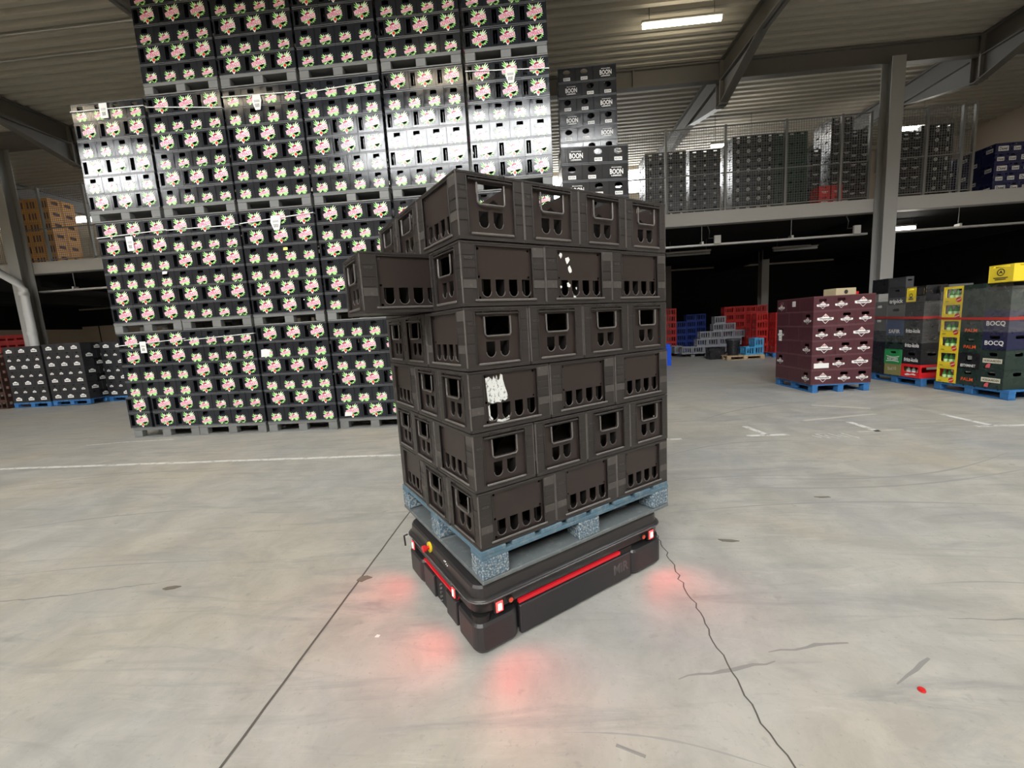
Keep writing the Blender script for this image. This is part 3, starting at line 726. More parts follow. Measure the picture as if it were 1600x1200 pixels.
# ------------------------------------------------------------------ the robot and its load
HY = math.radians(36.5)
HO = Vector((-0.031, 0.173, 0.0))
def HF(x, y, z=0.0):
    c, s = math.cos(HY), math.sin(HY); return (HO.x + c * x - s * y, HO.y + s * x + c * y, HO.z + z)
def robot():
    t = empty('transport_robot', HF(0, 0), HY)
    tag(t, 'low black transport robot with red lamps carrying the brown crate load', 'robot')
    def ring(x0, y0, x1, y1, r, z, i=0.0): return [(x, y, z) for x, y in rrect(x0 + i, y0 + i, x1 - i, y1 - i, max(.01, r - i), 5)]
    X0, Y0, X1, Y1 = -.055, -.008, 1.262, .93
    b = MB(); b.loft([ring(X0 + .07, Y0 + .05, X1 - .07, Y1 - .05, .05, .03), ring(X0 + .07, Y0 + .05, X1 - .07, Y1 - .05, .05, .34)], M_ROBOTD); b.build('chassis', t)
    # corner blocks of the skirt
    for (xa, xb) in ((X0, .185), (.985, X1)):
        for (ya, yb) in ((Y0, .225), (Y1 - .245, Y1)):
            k = MB(); x0, x1 = min(xa, xb), max(xa, xb)
            k.loft([ring(x0, ya, x1, yb, .05, .018, .012), ring(x0, ya, x1, yb, .05, .035), ring(x0, ya, x1, yb, .05, .155), ring(x0, ya, x1, yb, .05, .168, .010)], M_ROBOTM, smooth=False)
            k.build('skirt_corner', t)
            k = MB(); cx = (x0 + .055) if xa < .5 else (x1 - .055); cy = ya + .055 if ya < .3 else yb - .055
            k.cyl((cx, cy, .168), (cx, cy, .20), .045, 16, M_ROBOTD); k.build('scanner', t)
    # long side panels, end panels
    for y in (Y0 + .008, Y1 - .03):
        k = MB(); k.box(.19, y, .02, .98, y + .022, .172, M_ROBOTM, .004); k.build('side_panel', t)
        k = MB(); k.box(.15, y + .006, .212, 1.02, y + .03, .27, M_ROBOTM, .004); k.build('upper_panel', t)
        k = MB(); k.box(.19, y + .004, .183, .90, y + .02, .199, M_STRIPLED); k.build('light_strip', t)
        k = MB(); k.box(.90, y + .01, .172, 1.0, y + .03, .205, M_ROBOTD); k.build('recess', t)
    k = MB(); k.text('MiR', .06, mat('robot_lettering', (.075, .072, .075), .3), Matrix(((1, 0, 0, .90), (0, 0, -1, Y0 + .0075), (0, 1, 0, .105), (0, 0, 0, 1))), .12, .001); k.build('lettering', t)
    for x, s in ((X0 + .006, -1), (X1 - .03, 1)):
        k = MB(); k.box(x, .23, .03, x + .024, .36, .165, M_ROBOTM, .004); k.box(x, .52, .03, x + .024, .68, .165, M_ROBOTM, .004)
        k.box(x + .012, .36, .03, x + .026, .52, .185, M_ROBOTD, .004)
        k.build('end_panel', t)
        k = MB(); k.box(x + .008, .225, .178, x + .02, .69, .187, M_STRIPLED); k.build('light_strip', t)
        for i in range(5):
            k2 = MB(); k2.cyl((x + .014, .44, .055 + i * .024), (x + .002, .44, .055 + i * .024), .007, 8, M_RIM); k2.build('charging_contact', t)
    # bumper body with a rolled bright edge, and the inset top
    b = MB()
    b.loft([ring(X0, Y0, X1, Y1, .085, .207, .02), ring(X0, Y0, X1, Y1, .085, .222, .006), ring(X0, Y0, X1, Y1, .085, .258, .004), ring(X0, Y0, X1, Y1, .085, .264, -.004),
            ring(X0, Y0, X1, Y1, .085, .274, -.010), ring(X0, Y0, X1, Y1, .085, .284, -.004), ring(X0, Y0, X1, Y1, .085, .289, .006), ring(X0, Y0, X1, Y1, .085, .292, .018)], M_ROBOT, smooth=True)
    b.build('bumper', t)
    b = MB(); b.loft([ring(X0, Y0, X1, Y1, .075, .29, .012), ring(X0, Y0, X1, Y1, .075, .335, .016), ring(X0, Y0, X1, Y1, .075, .348, .024)], M_ROBOT); b.build('top_cover', t)
    b = MB(); b.tube([(x, y, .277) for x, y in rrect(X0 - .009, Y0 - .009, X1 + .009, Y1 + .009, .09, 6)], .0035, 6, M_RIM, closed=True); b.build('edge_trim', t)
    b = MB(); b.box(.25, .2, .343, 1.0, .75, .3545, M_ROBOTD); b.build('lift_plate', t)
    # lamps: on the long faces and the end faces
    def lampbox(p, n, w, h, core=True):
        k = MB(); x, y, z = p
        if n == 'F': k.box(x - w / 2 - .006, y - .004, z - h / 2 - .006, x + w / 2 + .006, y + .01, z + h / 2 + .006, M_ROBOTD, .003)
        else: k.box(x - .004, y - w / 2 - .006, z - h / 2 - .006, x + .01, y + w / 2 + .006, z + h / 2 + .006, M_ROBOTD, .003)
        o = k.build('signal_lamp', t)
        k = MB()
        if n == 'F': k.box(x - w / 2, y - .009, z - h / 2, x + w / 2, y - .003, z + h / 2, M_LED, .003)
        else: k.box(x - .009, y - w / 2, z - h / 2, x - .003, y + w / 2, z + h / 2, M_LED, .003)
        k.build('lens', o)
        k = MB()
        if n == 'F': k.box(x - w * .24, y - .0105, z - h * .30, x + w * .24, y - .0085, z + h * .30, M_LEDCORE)
        else: k.box(x - .0105, y - w * .2, z - h * .32, x - .0085, y + w * .2, z + h * .32, M_LEDCORE)
        k.build('lens_core', o)
        l = bpy.data.lights.new('lamp_light', 'SPOT'); l.energy = 5; l.color = (1, .02, .03); l.spot_size = math.radians(125); l.spot_blend = 1.0; l.shadow_soft_size = .02
        lo = bpy.data.objects.new('lamp_light', l); COL.objects.link(lo); lo.parent = t
        d = Vector((0, -1, -.8)) if n == 'F' else Vector((-1, 0, -.8))
        lo.location = Vector(p) + d.normalized() * .02; lo.rotation_euler = d.to_track_quat('-Z', 'Y').to_euler()
    lampbox((.068, Y0 - .002, .232), 'F', .038, .052); lampbox((1.147, Y0 - .002, .232), 'F', .038, .052)
    lampbox((X0 - .002, .215, .232), 'L', .03, .05); lampbox((X0 - .002, .80, .232), 'L', .03, .05)
    for x in (.135, 1.085):
        k = MB(); k.cyl((x, Y0 + .006, .235), (x, Y0 - .003, .235), .017, 14, M_ROBOTD); k.cyl((x, Y0 - .003, .235), (x, Y0 - .006, .235), .012, 12, mat('red_button_face', (.35, .03, .02), .3, emit=.25, ecol=(1, .15, .05))); k.build('push_button', t)
    k = MB(); k.cyl((X0 + .016, .56, .318), (X0 + .006, .56, .318), .03, 18, M_YEL); o = k.build('emergency_stop', t)
    k = MB(); k.cyl((X0 + .006, .56, .318), (X0 - .012, .56, .318), .011, 12, M_RED); k.cyl((X0 - .012, .56, .318), (X0 - .03, .56, .318), .019, 14, M_RED); k.build('button', o)
    for i, (y, z) in enumerate(((.36, .327), (.335, .320), (.345, .329), (.32, .318))):
        k = MB(); k.cyl((X0 + .016, y, z), (X0 + .011, y, z), .0035, 8, M_WHITE); k.build('indicator', t)
    k = MB(); k.tube([(X0, .925, .25), (X0 - .018, .94, .24), (X0 - .014, .945, .17)], .006, 6, M_ROBOT); k.build('antenna', t)
robot()
def hero_pallet():
    t = empty('wooden_pallet', HF(.665, .555, .355), HY)
    tag(t, 'worn pale-blue wooden pallet on the robot, under the brown crates', 'pallet')
    W, D, H = 1.335, 1.115, .166; rnd = random.Random(3)
    n = 8; bw = .135; g = (W - n * bw) / (n - 1)
    for i in range(n):
        x = -W / 2 + i * (bw + g); dy = rnd.uniform(-.006, .006)
        b = MB(); b.box(x, -D / 2 + dy, H - .023, x + bw, D / 2 + dy, H, M_OLDBLUE, .003); b.build('deck_board', t)
    for y in (-D / 2 + .055, 0, D / 2 - .055):
        b = MB(); b.box(-W / 2, y - .055, H - .045, W / 2, y + .055, H - .023, M_OLDBLUE, .003); b.build('stringer_board', t)
    for x in (-W / 2 + .075, 0, W / 2 - .075):
        for y in (-D / 2 + .055, 0, D / 2 - .055):
            b = MB(); b.box(x - .075, y - .055, .022, x + .075, y + .055, H - .045, M_CHIP, .007); b.build('block', t)
    for y in (-D / 2 + .07, 0, D / 2 - .07):
        b = MB(); b.box(-W / 2, y - .07, 0, W / 2, y + .07, .022, M_BOARDTOP, .004); b.build('skid', t)
    for x in (-W / 2 + .07, W / 2 - .07):
        for ya, yb in ((-D / 2 + .142, -.072), (.072, D / 2 - .142)):
            b = MB(); b.box(x - .07, ya, 0, x + .07, yb, .022, M_BOARDTOP, .004); b.build('end_board', t)
hero_pallet()
HL, HS, HH = .4435, .3326, .2763
def hero_crate():
    L, S, h = HL - .004, HS - .004, HH - .004
    k = L / .4
    b = MB(); th = .007
    for side in 'FBLR':
        long = side in 'FB'; w = L if long else S; X = face_xf(side, L, S)
        px = (.068 if long else .046) * k
        z0, z1 = .024 * k, .232 * k
        ww = w if long else w - 2 * th
        b.sheet([rect(-ww / 2, 0, ww / 2, h), rect(-w / 2 + px, z0, w / 2 - px, z1)], th, M_HERO, X)
        X2 = X @ Matrix.Translation((0, 0, -.010))
        if long:
            holes = [uhole((-.2 + .091 + i * .064) * k, .036 * k, (-.2 + .091 + i * .064 + .042) * k, .106 * k) for i in range(4)]
            for x in (-.119, .119):
                for z in (.222, .115, .034): holes.append(disc(x * k, z * k, .0058 * k, 8))
        else:
            holes = [rrect(-.061 * k, .136 * k, .061 * k, .211 * k, .008, 2)] + [uhole((s * .033 - .0215) * k, .047 * k, (s * .033 + .0215) * k, .111 * k) for s in (-1, 1)]
        b.sheet([rect(-w / 2 + px - .006, z0 - .006, w / 2 - px + .006, z1 + .006)] + holes, .006, M_HERO2, X2)
        # return walls of the panel, ledges, ribs
        for s in (-1, 1): b.box(s * (w / 2 - px), z0, -.006, s * (w / 2 - px + .004), z1, .004, M_HERO, .001, X)
        if not long:
            b.box(-.098 * k, .218 * k, -.006, .098 * k, .225 * k, .007, M_HERO, .002, X)
            for s in (-1, 1): b.box(s * .063 * k, .225 * k, 0, s * .066 * k, h, .002, M_HERO, 0, X)
        b.box(-w / 2 + .052 * k, .018 * k, 0, w / 2 - .052 * k, .028 * k, .007, M_GLINT, .003, X)
        b.box(-w / 2, h - .010, 0, w / 2, h - .001, .002, M_HERO, .001, X)
        b.box(-w / 2 + .004, .0, 0, w / 2 - .004, .012 * k, .002, M_HERO, .001, X)
        for s in (-1, 1):       # patches down the corner posts
            xa, xb = s * (w / 2 - .006), s * (w / 2 - px + .006)
            for i, (za, zb) in enumerate(((.196, .236), (.148, .172), (.108, .140), (.070, .102))):
                b.box(xa, za * k, 0, xb, zb * k, .0016 + .0008 * (i % 2), M_SCUFF if (i == 3 or (i == 0 and s > 0)) and long else M_HERO, .0006, X)
            b.box(s * (w / 2 - .0035), .015, 0, s * (w / 2 - .0005), h - .004, .0012, M_GLINT, 0, X)
        # rim round each round-bottomed hole
        if long: spots = [(-.2 + .091 + i * .064 + .021) * k for i in range(4)]; zb = .036
        else: spots = [s * .033 * k for s in (-1, 1)]; zb = .047
        for cx in spots:
            r = .0215 * k; P = [(cx - r * math.cos(PI * i / 8), zb * k + r - r * math.sin(PI * i / 8), 0) for i in range(9)]
            b.tube(P, .0019, 5, M_GLINT, X2 @ Matrix.Translation((0, 0, .001)))
    b.box(-L / 2 + th, -S / 2 + th, .004, L / 2 - th, S / 2 - th, .014, M_HERO)
    o = b.build('bottle_crate')
    for side in 'LR':
        X = face_xf(side, L, S); q = MB(); w = .061 * k
        q.tube([(-w, .211 * k, 0), (-w, .142 * k, .001), (-w + .008, .133 * k, .002), (w - .008, .133 * k, .002), (w, .142 * k, .001), (w, .211 * k, 0)], .0045, 6, M_GLINT, X)
        q.build('handle_rim', o)
    q = MB()
    for x in (-L / 4, 0, L / 4):
        q.sheet([tuple([(-S / 2 + .014, .014), (S / 2 - .014, .014), (S / 2 - .014, .12)] + [(S / 2 - .014 - (S - .028) * (i / 8), .12 + .085 * math.sin(PI * ((i * 2) % 8) / 8)) for i in range(1, 8)] + [(-S / 2 + .014, .12)])], .004, M_DIV,
                Matrix(((0, 0, 1, x), (1, 0, 0, 0), (0, 1, 0, 0), (0, 0, 0, 1))))
    for y in (-S / 6, S / 6):
        q.box(-L / 2 + .014, y - .002, .014, L / 2 - .014, y + .002, .13, M_DIV)
    q.build('divider', o)
    q = MB()
    for side in 'FL':
        long = side == 'F'; w = L if long else S; X = face_xf(side, L, S, .0026)
        q2 = MB(); q2.text('VAT.20', .011, M_SCUFF, X @ T(-w / 2 + .032 * k, .185 * k), .038, .0006); q2.build('raised_code', o)
        if not long: q2 = MB(); q2.text('V  VAT 20', .009, M_SCUFF, X @ T(0, .24 * k), .07, .0006); q2.build('raised_code', o)
    return o
K_HERO = Kind(hero_crate(), 'crate')
def hero_load():
    zb = .355 + .166
    g = 'brown bottle crates on the robot pallet'
    def lab(face, n, r, extra=''):
        return ('dark brown crate%s, %s %s, %s layer up on the robot' % (extra, n, face, ORD[r]))[:200]
    rnd = random.Random(5); made = {}
    for r in range(6):
        cells = []
        if r % 2 == 0:
            for j in range(2):
                for i in range(3): cells.append(('L', (i + .5) * HL, (j + .5) * HS, i, j))
            for i in range(4): cells.append(('S', (i + .5) * HS, 2 * HS + HL / 2, i, 2))
        else:
            for i in range(4): cells.append(('S', (i + .5) * HS, HL / 2, i, 0))
            for j in range(2):
                for i in range(3): cells.append(('L', (i + .5) * HL, HL + (j + .5) * HS, i, j + 1))
        for c, x, y, i, j in cells:
            last = 3 if c == 'S' else 2
            inner = 0 < i < last and (j == 1 or (j == 2 and False))
            if inner and r < 5: continue
            rear = j == 2
            dx = rnd.uniform(-.004, .004) + (.004 if r == 5 else 0); dy = rnd.uniform(-.004, .004)
            if r == 4 and j == 1 and i == 0:
                dx = -.325; l = 'dark brown crate pulled out to the left, fifth layer up on the robot'
            elif j == 0: l = 'dark brown crate, %s from the near corner along right face, %s layer up on robot' % (ORD[i], ORD[r])
            elif i == 0: l = 'dark brown crate, %s from the near corner along left face, %s layer up on robot' % (ORD[j], ORD[r])
            elif rear: l = 'dark brown crate, rear row, %s from the left face, %s layer up on robot' % (ORD[i], ORD[r])
            elif i == last: l = 'dark brown crate in the middle row, far right end, %s layer up on robot' % ORD[r]
            else: l = 'dark brown crate in the centre of the topmost layer on the robot'
            if (r, i, j) == (2, 0, 0): l = 'dark brown crate with torn white label, third layer up at the near corner'
            if (r, i, j) == (4, 1, 0): l = 'dark brown crate with white paper scraps, fifth layer up, middle of right face'
            made[r, i, j] = K_HERO.place(HF(x + dx, y + dy, zb + r * HH), HY + (0 if c == 'L' else PI / 2), l, g)
    L, S = HL - .004, HS - .004; k = L / .4
    X = face_xf('F', L, S, -.0092)
    rnd = random.Random(11); b = MB()
    # torn label: ragged outline, three tooth-like gaps at its top, notches at the holes
    P = [(-.112, .118), (-.118, .215), (-.10, .220), (-.085, .205), (-.078, .222), (-.070, .206), (-.064, .224), (-.058, .200), (-.050, .207), (-.046, .228), (-.036, .222), (-.034, .20), (-.026, .17), (-.018, .145), (-.014, .122), (-.03, .112), (-.045, .120), (-.05, .108), (-.07, .112), (-.09, .108)]
    b.sheet([tuple((x * k, z * k) for x, z in P)], .0008, mat('torn_label', (.72, .74, .72), .8), X)
    P2 = [(-.112, .10), (-.110, .04), (-.098, .036), (-.092, .044), (-.104, .06), (-.105, .105)]; b.sheet([tuple((x * k, z * k) for x, z in P2)], .0008, MATS['torn_label'], X)
    P3 = [(-.075, .030), (-.045, .024), (-.012, .030), (-.014, .048), (-.03, .038), (-.05, .034), (-.07, .040)]; b.sheet([tuple((x * k, z * k) for x, z in P3)], .0008, MATS['torn_label'], X)
    N, Lk, bs = nodes(MATS['torn_label']); v = coords(N, Lk, (1.6, 1, 1)); n = noise(N, Lk, v, 60, 4, .7)
    Lk.new(ramp(N, Lk, n, [(.36, (.10, .10, .10)), (.46, (.70, .72, .70))]), bs.inputs['Base Color'])
    o = b.build('torn_label', made[2, 0, 0]); o['label'] = 'torn white paper label'
    b = MB()
    for (x, z, s) in ((-.105, .212, .010), (-.07, .195, .014), (-.055, .150, .013), (-.066, .085, .011), (-.03, .03, .012), (-.11, .075, .006), (-.02, .07, .005)):
        P = [(x + s * math.cos(a) * rnd.uniform(.5, 1.2), z + s * 1.2 * math.sin(a) * rnd.uniform(.5, 1.3)) for a in [2 * PI * i / 8 for i in range(8)]]
        q = MB(); q.sheet([tuple((px * k, pz * k) for px, pz in P)], .0008, M_PAPER, X)
        o = q.build('paper_scrap', made[4, 1, 0]); o['label'] = 'white paper scrap stuck to the crate'
hero_load()

# ------------------------------------------------------------------ printed stacks
def printed(lab_long, lab_short):
    def fn(b, long, X): (lab_long if long else lab_short)(b, X)
    return fn
def fill(kind_rows): pass
def side_cols(kind, x0, y0, z0, seqs, L, S, h, label, group):
    """faces along the -X side of a stack, going back in +Y from y0; each seq is one row of L / S, first entry left out (corner crate)"""
    for r, row in enumerate(seqs):
        y = y0
        for i, c in enumerate(row):
            w, d = (L, S) if c in 'Ll' else (S, L)
            if c not in '.,' and i > 0:
                kind.place((x0 + d / 2, y + w / 2, z0 + r * h), PI / 2 if c == 'L' else 0, label(r, i, c), group)
            y += {'.': S, ',': L}.get(c, w)
# --- BOON crates right of the logo wall
def boon_long(b, X):
    b.text('BOON', .075, M_WHITE, X @ T(.02, .115), .20, .0008); b.text('BROUWERIJ', .016, M_WHITE, X @ T(.02, .172), .15, .0008)
    b.text('LEMBEEK', .020, M_WHITE, X @ T(.02, .058), .16, .0008)
def boon_short(b, X):
    b.box(-.058, .028, 0, .058, .078, .0008, M_WHITE, 0, X); b.text('BOON', .030, M_INK, X @ T(0, .053, .0012), .09, .0006)
M_BOON = glossy_crate('lettered_crate_plastic', (.022, .023, .026), .15, .5)
K_BOON = crate_kind('lettered_crate', .40, .30, .243, M_BOON, M_BLACK_LIP, [], [disc(0, .165, .062, 14, .045)], {'logo': printed(boon_long, boon_short)})
def boon():
    g = 'black crates with white lettering right of the wall'
    low = lambda r, i, n, c: 'black white-lettered crate, %s from left, %s row down, nearer stack beside the wall' % (ORD[i], ORD[3 - r])
    up = lambda r, i, n, c: 'black white-lettered crate, %s from left, %s row down, taller rear stack' % (ORD[i], ORD[7 - r])
    zl = 4.115 - 4 * .243
    stack_front(K_BOON, .74, 5.02, zl, ['SSL', 'LSS', 'SSL', 'LSS'], .40, .30, .243, low, g, math.radians(6))
    zu = 5.93 - 8 * .243
    stack_front(K_BOON, .83, 6.38, zu, ['LSS', 'SSL'] * 4, .40, .30, .243, up, g)
    # hidden supports below
    for (x, y, z1, nm) in ((.74, 5.02, zl, 'nearer'), (.83, 6.38, zu, 'rear')):
        b = MB(); z = .0; n = int(z1 / .243)
        src = K_BOON.p.data
        z = z1 - n * .243
        for k in range(n):
            for i in range(2):
                X = Matrix.Translation((x + .2 + i * .41, y + .15, z + k * .243)); o0 = len(b.v); b.v += [tuple(X @ v.co) for v in src.vertices]
                mi = [b.m(m) for m in src.materials]
                for p in src.polygons: b.f.append(tuple(q + o0 for q in p.vertices)); b.mi.append(mi[p.material_index]); b.sm.append(False)
        if z > .02: b.box(x, y + .01, 0, x + 1.0, y + .4, z, M_GREYPAL)
        tag(b.build('beer_crate_mass'), 'black lettered crates low in the %s stack, behind the brown load' % nm, 'crates', None, 'stuff')
boon()
# --- black crates with white plaques, far left
def plaque(b, X, k, cx, cz):
    P = [(-.5, -.26), (.5, -.26), (.46, -.05), (.5, .08), (.34, .10), (.16, .24), (0, .28), (-.16, .24), (-.34, .10), (-.5, .08), (-.46, -.05)]
    b.sheet([tuple((x * k, y * k) for x, y in P)], .001, M_WHITE, X @ T(cx, cz, .001))
    for i, x in enumerate((-.26, -.09, .08, .25)): b.sheet([disc(x * k, -.04 * k, .075 * k, 8)], .0006, M_INK, X @ T(cx, cz, .0018))
K_PLQ = crate_kind('plaque_crate', .398, .2985, .236, worn('matt_black_crate', (.014, .014, .017), (.03, .03, .034), .5, .6, 9), mat('matt_black_edge', (.02, .02, .024), .5), [],
                   [rrect(-.03, .185, .03, .205, .006, 2)], {'plaque': printed(lambda b, X: plaque(b, X, .195, 0, .115), lambda b, X: plaque(b, X, .115, 0, .085))})
def plaques():
    g = 'black plaque crates on blue pallets at the left'
    rows = ['LLL', 'SSSS', 'LLL', 'SSSS', 'LLL', 'SSSS', 'LLL']
    for nm, x, y, w, z in (('left', -15.42, 9.66, 3, .15), ('middle', -14.15, 9.66, 3, .17), ('right', -12.90, 10.15, 3, .15)):
        K_BLUEPAL.place((x + .6, y + .5, z - .15), 0, 'blue wooden pallet under the %s stack of black plaque crates' % nm, 'blue pallets at the left')
        stack_front(K_PLQ, x, y, z, rows, .4, .3, .236, lambda r, i, n, c: 'black crate with white plaque, %s from left, %s layer up, %s of three stacks' % (ORD[i], ORD[r], nm), g)
    for r in range(7): K_PLQ.place((-12.97 - (.15 if r % 2 else .2) + .02, 9.66 + (.31 if r % 2 == 0 else .42) + .2, .17 + r * .236), PI / 2, 'black plaque crate behind the right end of the middle stack, %s layer up' % ORD[r], g)
    # brown crates at the very edge and red crates behind
    kb = crate_kind('bottle_crate', .40, .30, .235, worn('reddish_brown_crate', (.05, .022, .016), (.09, .05, .04), .5, .6, 12), mat('brown_edge', (.07, .035, .025), .5), [rect(-.15, .04, -.02, .19), rect(.02, .04, .15, .19)], [rect(-.09, .12, .09, .2)])
    stack_front(kb, -16.75, 9.6, 0, ['LLL'] * 7, .4, .3, .235, lambda r, i, n, c: 'reddish-brown crate at the far left edge, %s layer up, %s from left' % (ORD[r], ORD[i]), 'brown crates at the left edge')
    kr = crate_kind('bottle_crate', .40, .30, .27, mat('deep_red_crate', (.30, .012, .015), .4), mat('deep_red_edge', (.36, .03, .03), .4), [rect(-.15, .05, .15, .12)], [rect(-.09, .17, .09, .23)])
    stack_front(kr, -22.4, 14.6, 0, ['LLL'] * 9, .4, .3, .27, lambda r, i, n, c: 'deep red crate behind the left column, %s layer up, %s from left' % (ORD[r], ORD[i]), 'red crates behind the left column')
plaques()
# --- orange crates on the mezzanine, left
def oranges():
    m = worn('orange_crate_plastic', (.85, .36, .02), (.85, .5, .15), .4, .66, 10); e = mat('orange_edge', (.84, .44, .07), .4)
    k = crate_kind('bottle_crate', .42, .40, .36, m, e, [rect(-.16, .05, -.06, .26), rect(-.03, .05, .05, .26), rect(.08, .05, .16, .26)], [rrect(-.10, .17, .10, .275, .015, 2)], extra=lambda o: (lambda b: (b.box(-.17, -.16, .02, .17, .16, .34, mat('orange_inner_shade', (.16, .05, .01), .6)), b.build('divider', o)))(MB()))  # added dark block stands for the shade inside the window openings
    g = 'orange crates on the left mezzanine'
    z = 4.55
    for r in range(6):
        for i in range(2): k.place((-15.85 - .21, 12.2 + i * .41, z + r * .36), 0, 'orange crate with window facing right, %s layer up, %s from front' % (ORD[r], ORD[i]), g)
        for i in range(2): k.place((-16.49 - i * .43, 12.2, z + r * .36), 0, 'orange slatted crate left of the windowed ones, %s layer up, %s leftward' % (ORD[r], ORD[i]), g)
    for r in range(5):
        for i in range(2): k.place((-17.9 + i * .43, 13.3, z + r * .36), 0, 'orange crate of the rear left stack, %s layer up, %s from left' % (ORD[r], ORD[i]), g)
    for x, y, nm in ((-16.4, 12.45, 'front'), (-17.7, 13.3, 'rear')): K_WOODPAL.place((x, y, 4.42), 0, 'pale wooden pallet under the %s orange crate stack' % nm, 'pallets on the mezzanine')
    kd = crate_kind('bottle_crate', .40, .30, .27, mat('dark_grey_crate', (.03, .03, .03), .5), mat('dark_grey_edge', (.05, .05, .05), .5), [rect(-.14, .16, .14, .22)], [rect(-.08, .17, .08, .23)])
    for r in range(8):
        for i in range(3): kd.place((-14.2 + i * .31, 12.3, 4.42 + r * .27), PI / 2, 'dark crate right of the orange stack, %s layer up, %s from left' % (ORD[r], ORD[i]), 'dark crates on the left mezzanine')
oranges()
# --- maroon crates
def west(b, X, s, cz):
    Y = X @ T(0, cz, .0006, 0, s)
    b.sheet([((-.62, .0), (0, -.62), (.62, .0), (0, .62)), ((-.55, .0), (0, .55), (.55, .0), (0, -.55))], .001, M_WHITE, Y)
    b.sheet([((-.98, -.13), (-.80, -.20), (.80, -.20), (.98, -.08), (.94, .14), (.55, .12), (.2, .26), (-.2, .26), (-.6, .16), (-.98, .14))], .001, M_WHITE, Y @ T(0, 0, .006))
    b.text('Westmalle', .24, MATS['maroon_crate_plastic'], Y @ T(0, .0, .013), 1.5, .004)
    b.sheet([disc(0, .42, .13, 10)], .001, mat('pale_red_print', (.8, .45, .42), .4), Y @ T(0, 0, .009))
K_WEST = crate_kind('maroon_crate', .42, .315, .2675, M_MAROON, mat('maroon_edge', (.13, .055, .065), .4), [], [rrect(-.065, .165, .065, .22, .008, 2)],
                    {'logo': printed(lambda b, X: west(b, X, .145, .13), lambda b, X: west(b, X, .108, .105))})
def westmalle():
    g = 'maroon crates on the blue pallet'
    x0, y0, z0 = 5.225, 6.345, .15
    p = K_BLUEPAL.place((x0 + .53, y0 + .6, 0), PI / 2, 'blue wooden pallet under the maroon crate stack', 'blue pallets at the right')
    rows = ['LSS', 'SSL'] * 3
    stack_front(K_WEST, x0, y0, z0, rows, .42, .315, .2675, lambda r, i, n, c: 'maroon crate on the front of the pallet, %s from left, %s layer up' % (ORD[i], ORD[r]), g)
    side_cols(K_WEST, x0, y0, z0, ['SLL', 'LLS'] * 3, .42, .315, .2675, lambda r, i, c: 'maroon crate on the left side of the pallet, %s from the corner, %s layer up' % (ORD[i], ORD[r]), g)
    for (y, z, w, h, l) in ((6.93, 1.60, .10, .10, 'small white sticker on the top maroon layer, left side'), (7.36, .93, .10, .22, 'white sheet stuck on the shaded left side of the maroon stack')):
        b = MB(); b.box(-.004, -w / 2, 0, -.001, w / 2, h, M_PAPER)
        for i in range(3): b.box(-.005, -w * .3, h * (.2 + .25 * i), -.0035, w * .3, h * (.28 + .25 * i), mat('pale_ink', (.5, .5, .5), .6))
        tag(b.build('paper_sticker', None, (x0, y, z)), l, 'sticker', 'paper stickers on the maroon stack')
    b = MB(); b.box(-.13, -.003, 0, .13, -.0005, .09, M_PAPER); tag(b.build('paper_sticker', None, (x0 + .17, y0 - .002, .455)), 'white label over the logo of a maroon crate, second layer', 'sticker', 'paper stickers on the maroon stack')
    b = MB(); b.box(-.2, -.14, 0, .2, .14, .13, mat('cardboard', (.50, .42, .27), .8), .004); o = b.build('cardboard_box', None, (5.93, 6.75, z0 + 6 * .2675), .15)
    b = MB(); b.sheet([disc(0, .06, .04, 8)], .002, M_INK, face_xf('F', .4, .28, .002)); b.build('printed_emblem', o); tag(o, 'low cardboard box lying on top of the maroon stack', 'box')
    k = crate_kind('tray', .40, .30, .07, M_RED, M_RED, [], []); k.place((6.22, 7.1, z0 + 6 * .2675), .1, 'flat red tray lying on the maroon stack at the right', None)
    # crates of the back of the stack
westmalle()
# --- mixed drinks pallets at the right, facing -X
M_DKGREEN = glossy_crate('dark_green_crate_plastic', (.018, .036, .030), .28)
M_GREENC = mat('bright_green_crate', (.03, .33, .10), .35)
M_NAVY = glossy_crate('navy_crate_plastic', (.016, .019, .06), .3)
M_BLK2 = glossy_crate('black_drinks_crate', (.014, .014, .017), .3)
M_OLIVE = mat('olive_crate', (.30, .27, .10), .45)
M_YELC = mat('yellow_crate', (.85, .66, .04), .35)
M_REDC = mat('bright_red_crate', (.72, .02, .025), .3)
M_ORANGE = mat('orange_print', (.75, .11, .03), .4)
M_GLASSG = mat('green_glass_bottle', (.06, .22, .05), .1)
M_GLASSC = mat('clear_glass_bottle', (.45, .5, .47), .1)
M_GLASSD = mat('dark_glass_bottle', (.02, .015, .01), .1)
HOLE1 = [rrect(-.075, .165, .075, .215, .02, 3)]
def txt(s, mt, h, w, cz, plate_=None, pw=0, ph=0):
    def f(b, X):
        if plate_: b.box(-pw / 2, cz - ph / 2, 0, pw / 2, cz + ph / 2, .0008, plate_, 0, X)
        b.text(s, h, mt, X @ T(0, cz, .0012), w, .0008)
    return f
def cimple(name, L, S, h, m, hole, f, lip=None):
    return crate_kind(name, L, S, h, m, lip or m, hole, hole, {'lettering': printed(f, f)} if f else None)
KR = {}
def rk(key, *a):
    if key not in KR: KR[key] = cimple(*a)
    return KR[key]
def emblem(b, X):
    Y = X @ T(0, .15, .001); b.sheet([disc(0, 0, .055, 14), disc(0, 0, .042, 14)], .001, M_INK, Y); b.sheet([((-.03, -.025), (0, .03), (.03, -.025), (0, -.008))], .001, M_INK, Y)
    b.box(-.10, .062, 0, .10, .075, .001, M_INK, 0, X); b.box(-.075, .038, 0, .075, .052, .001, M_INK, 0, X)
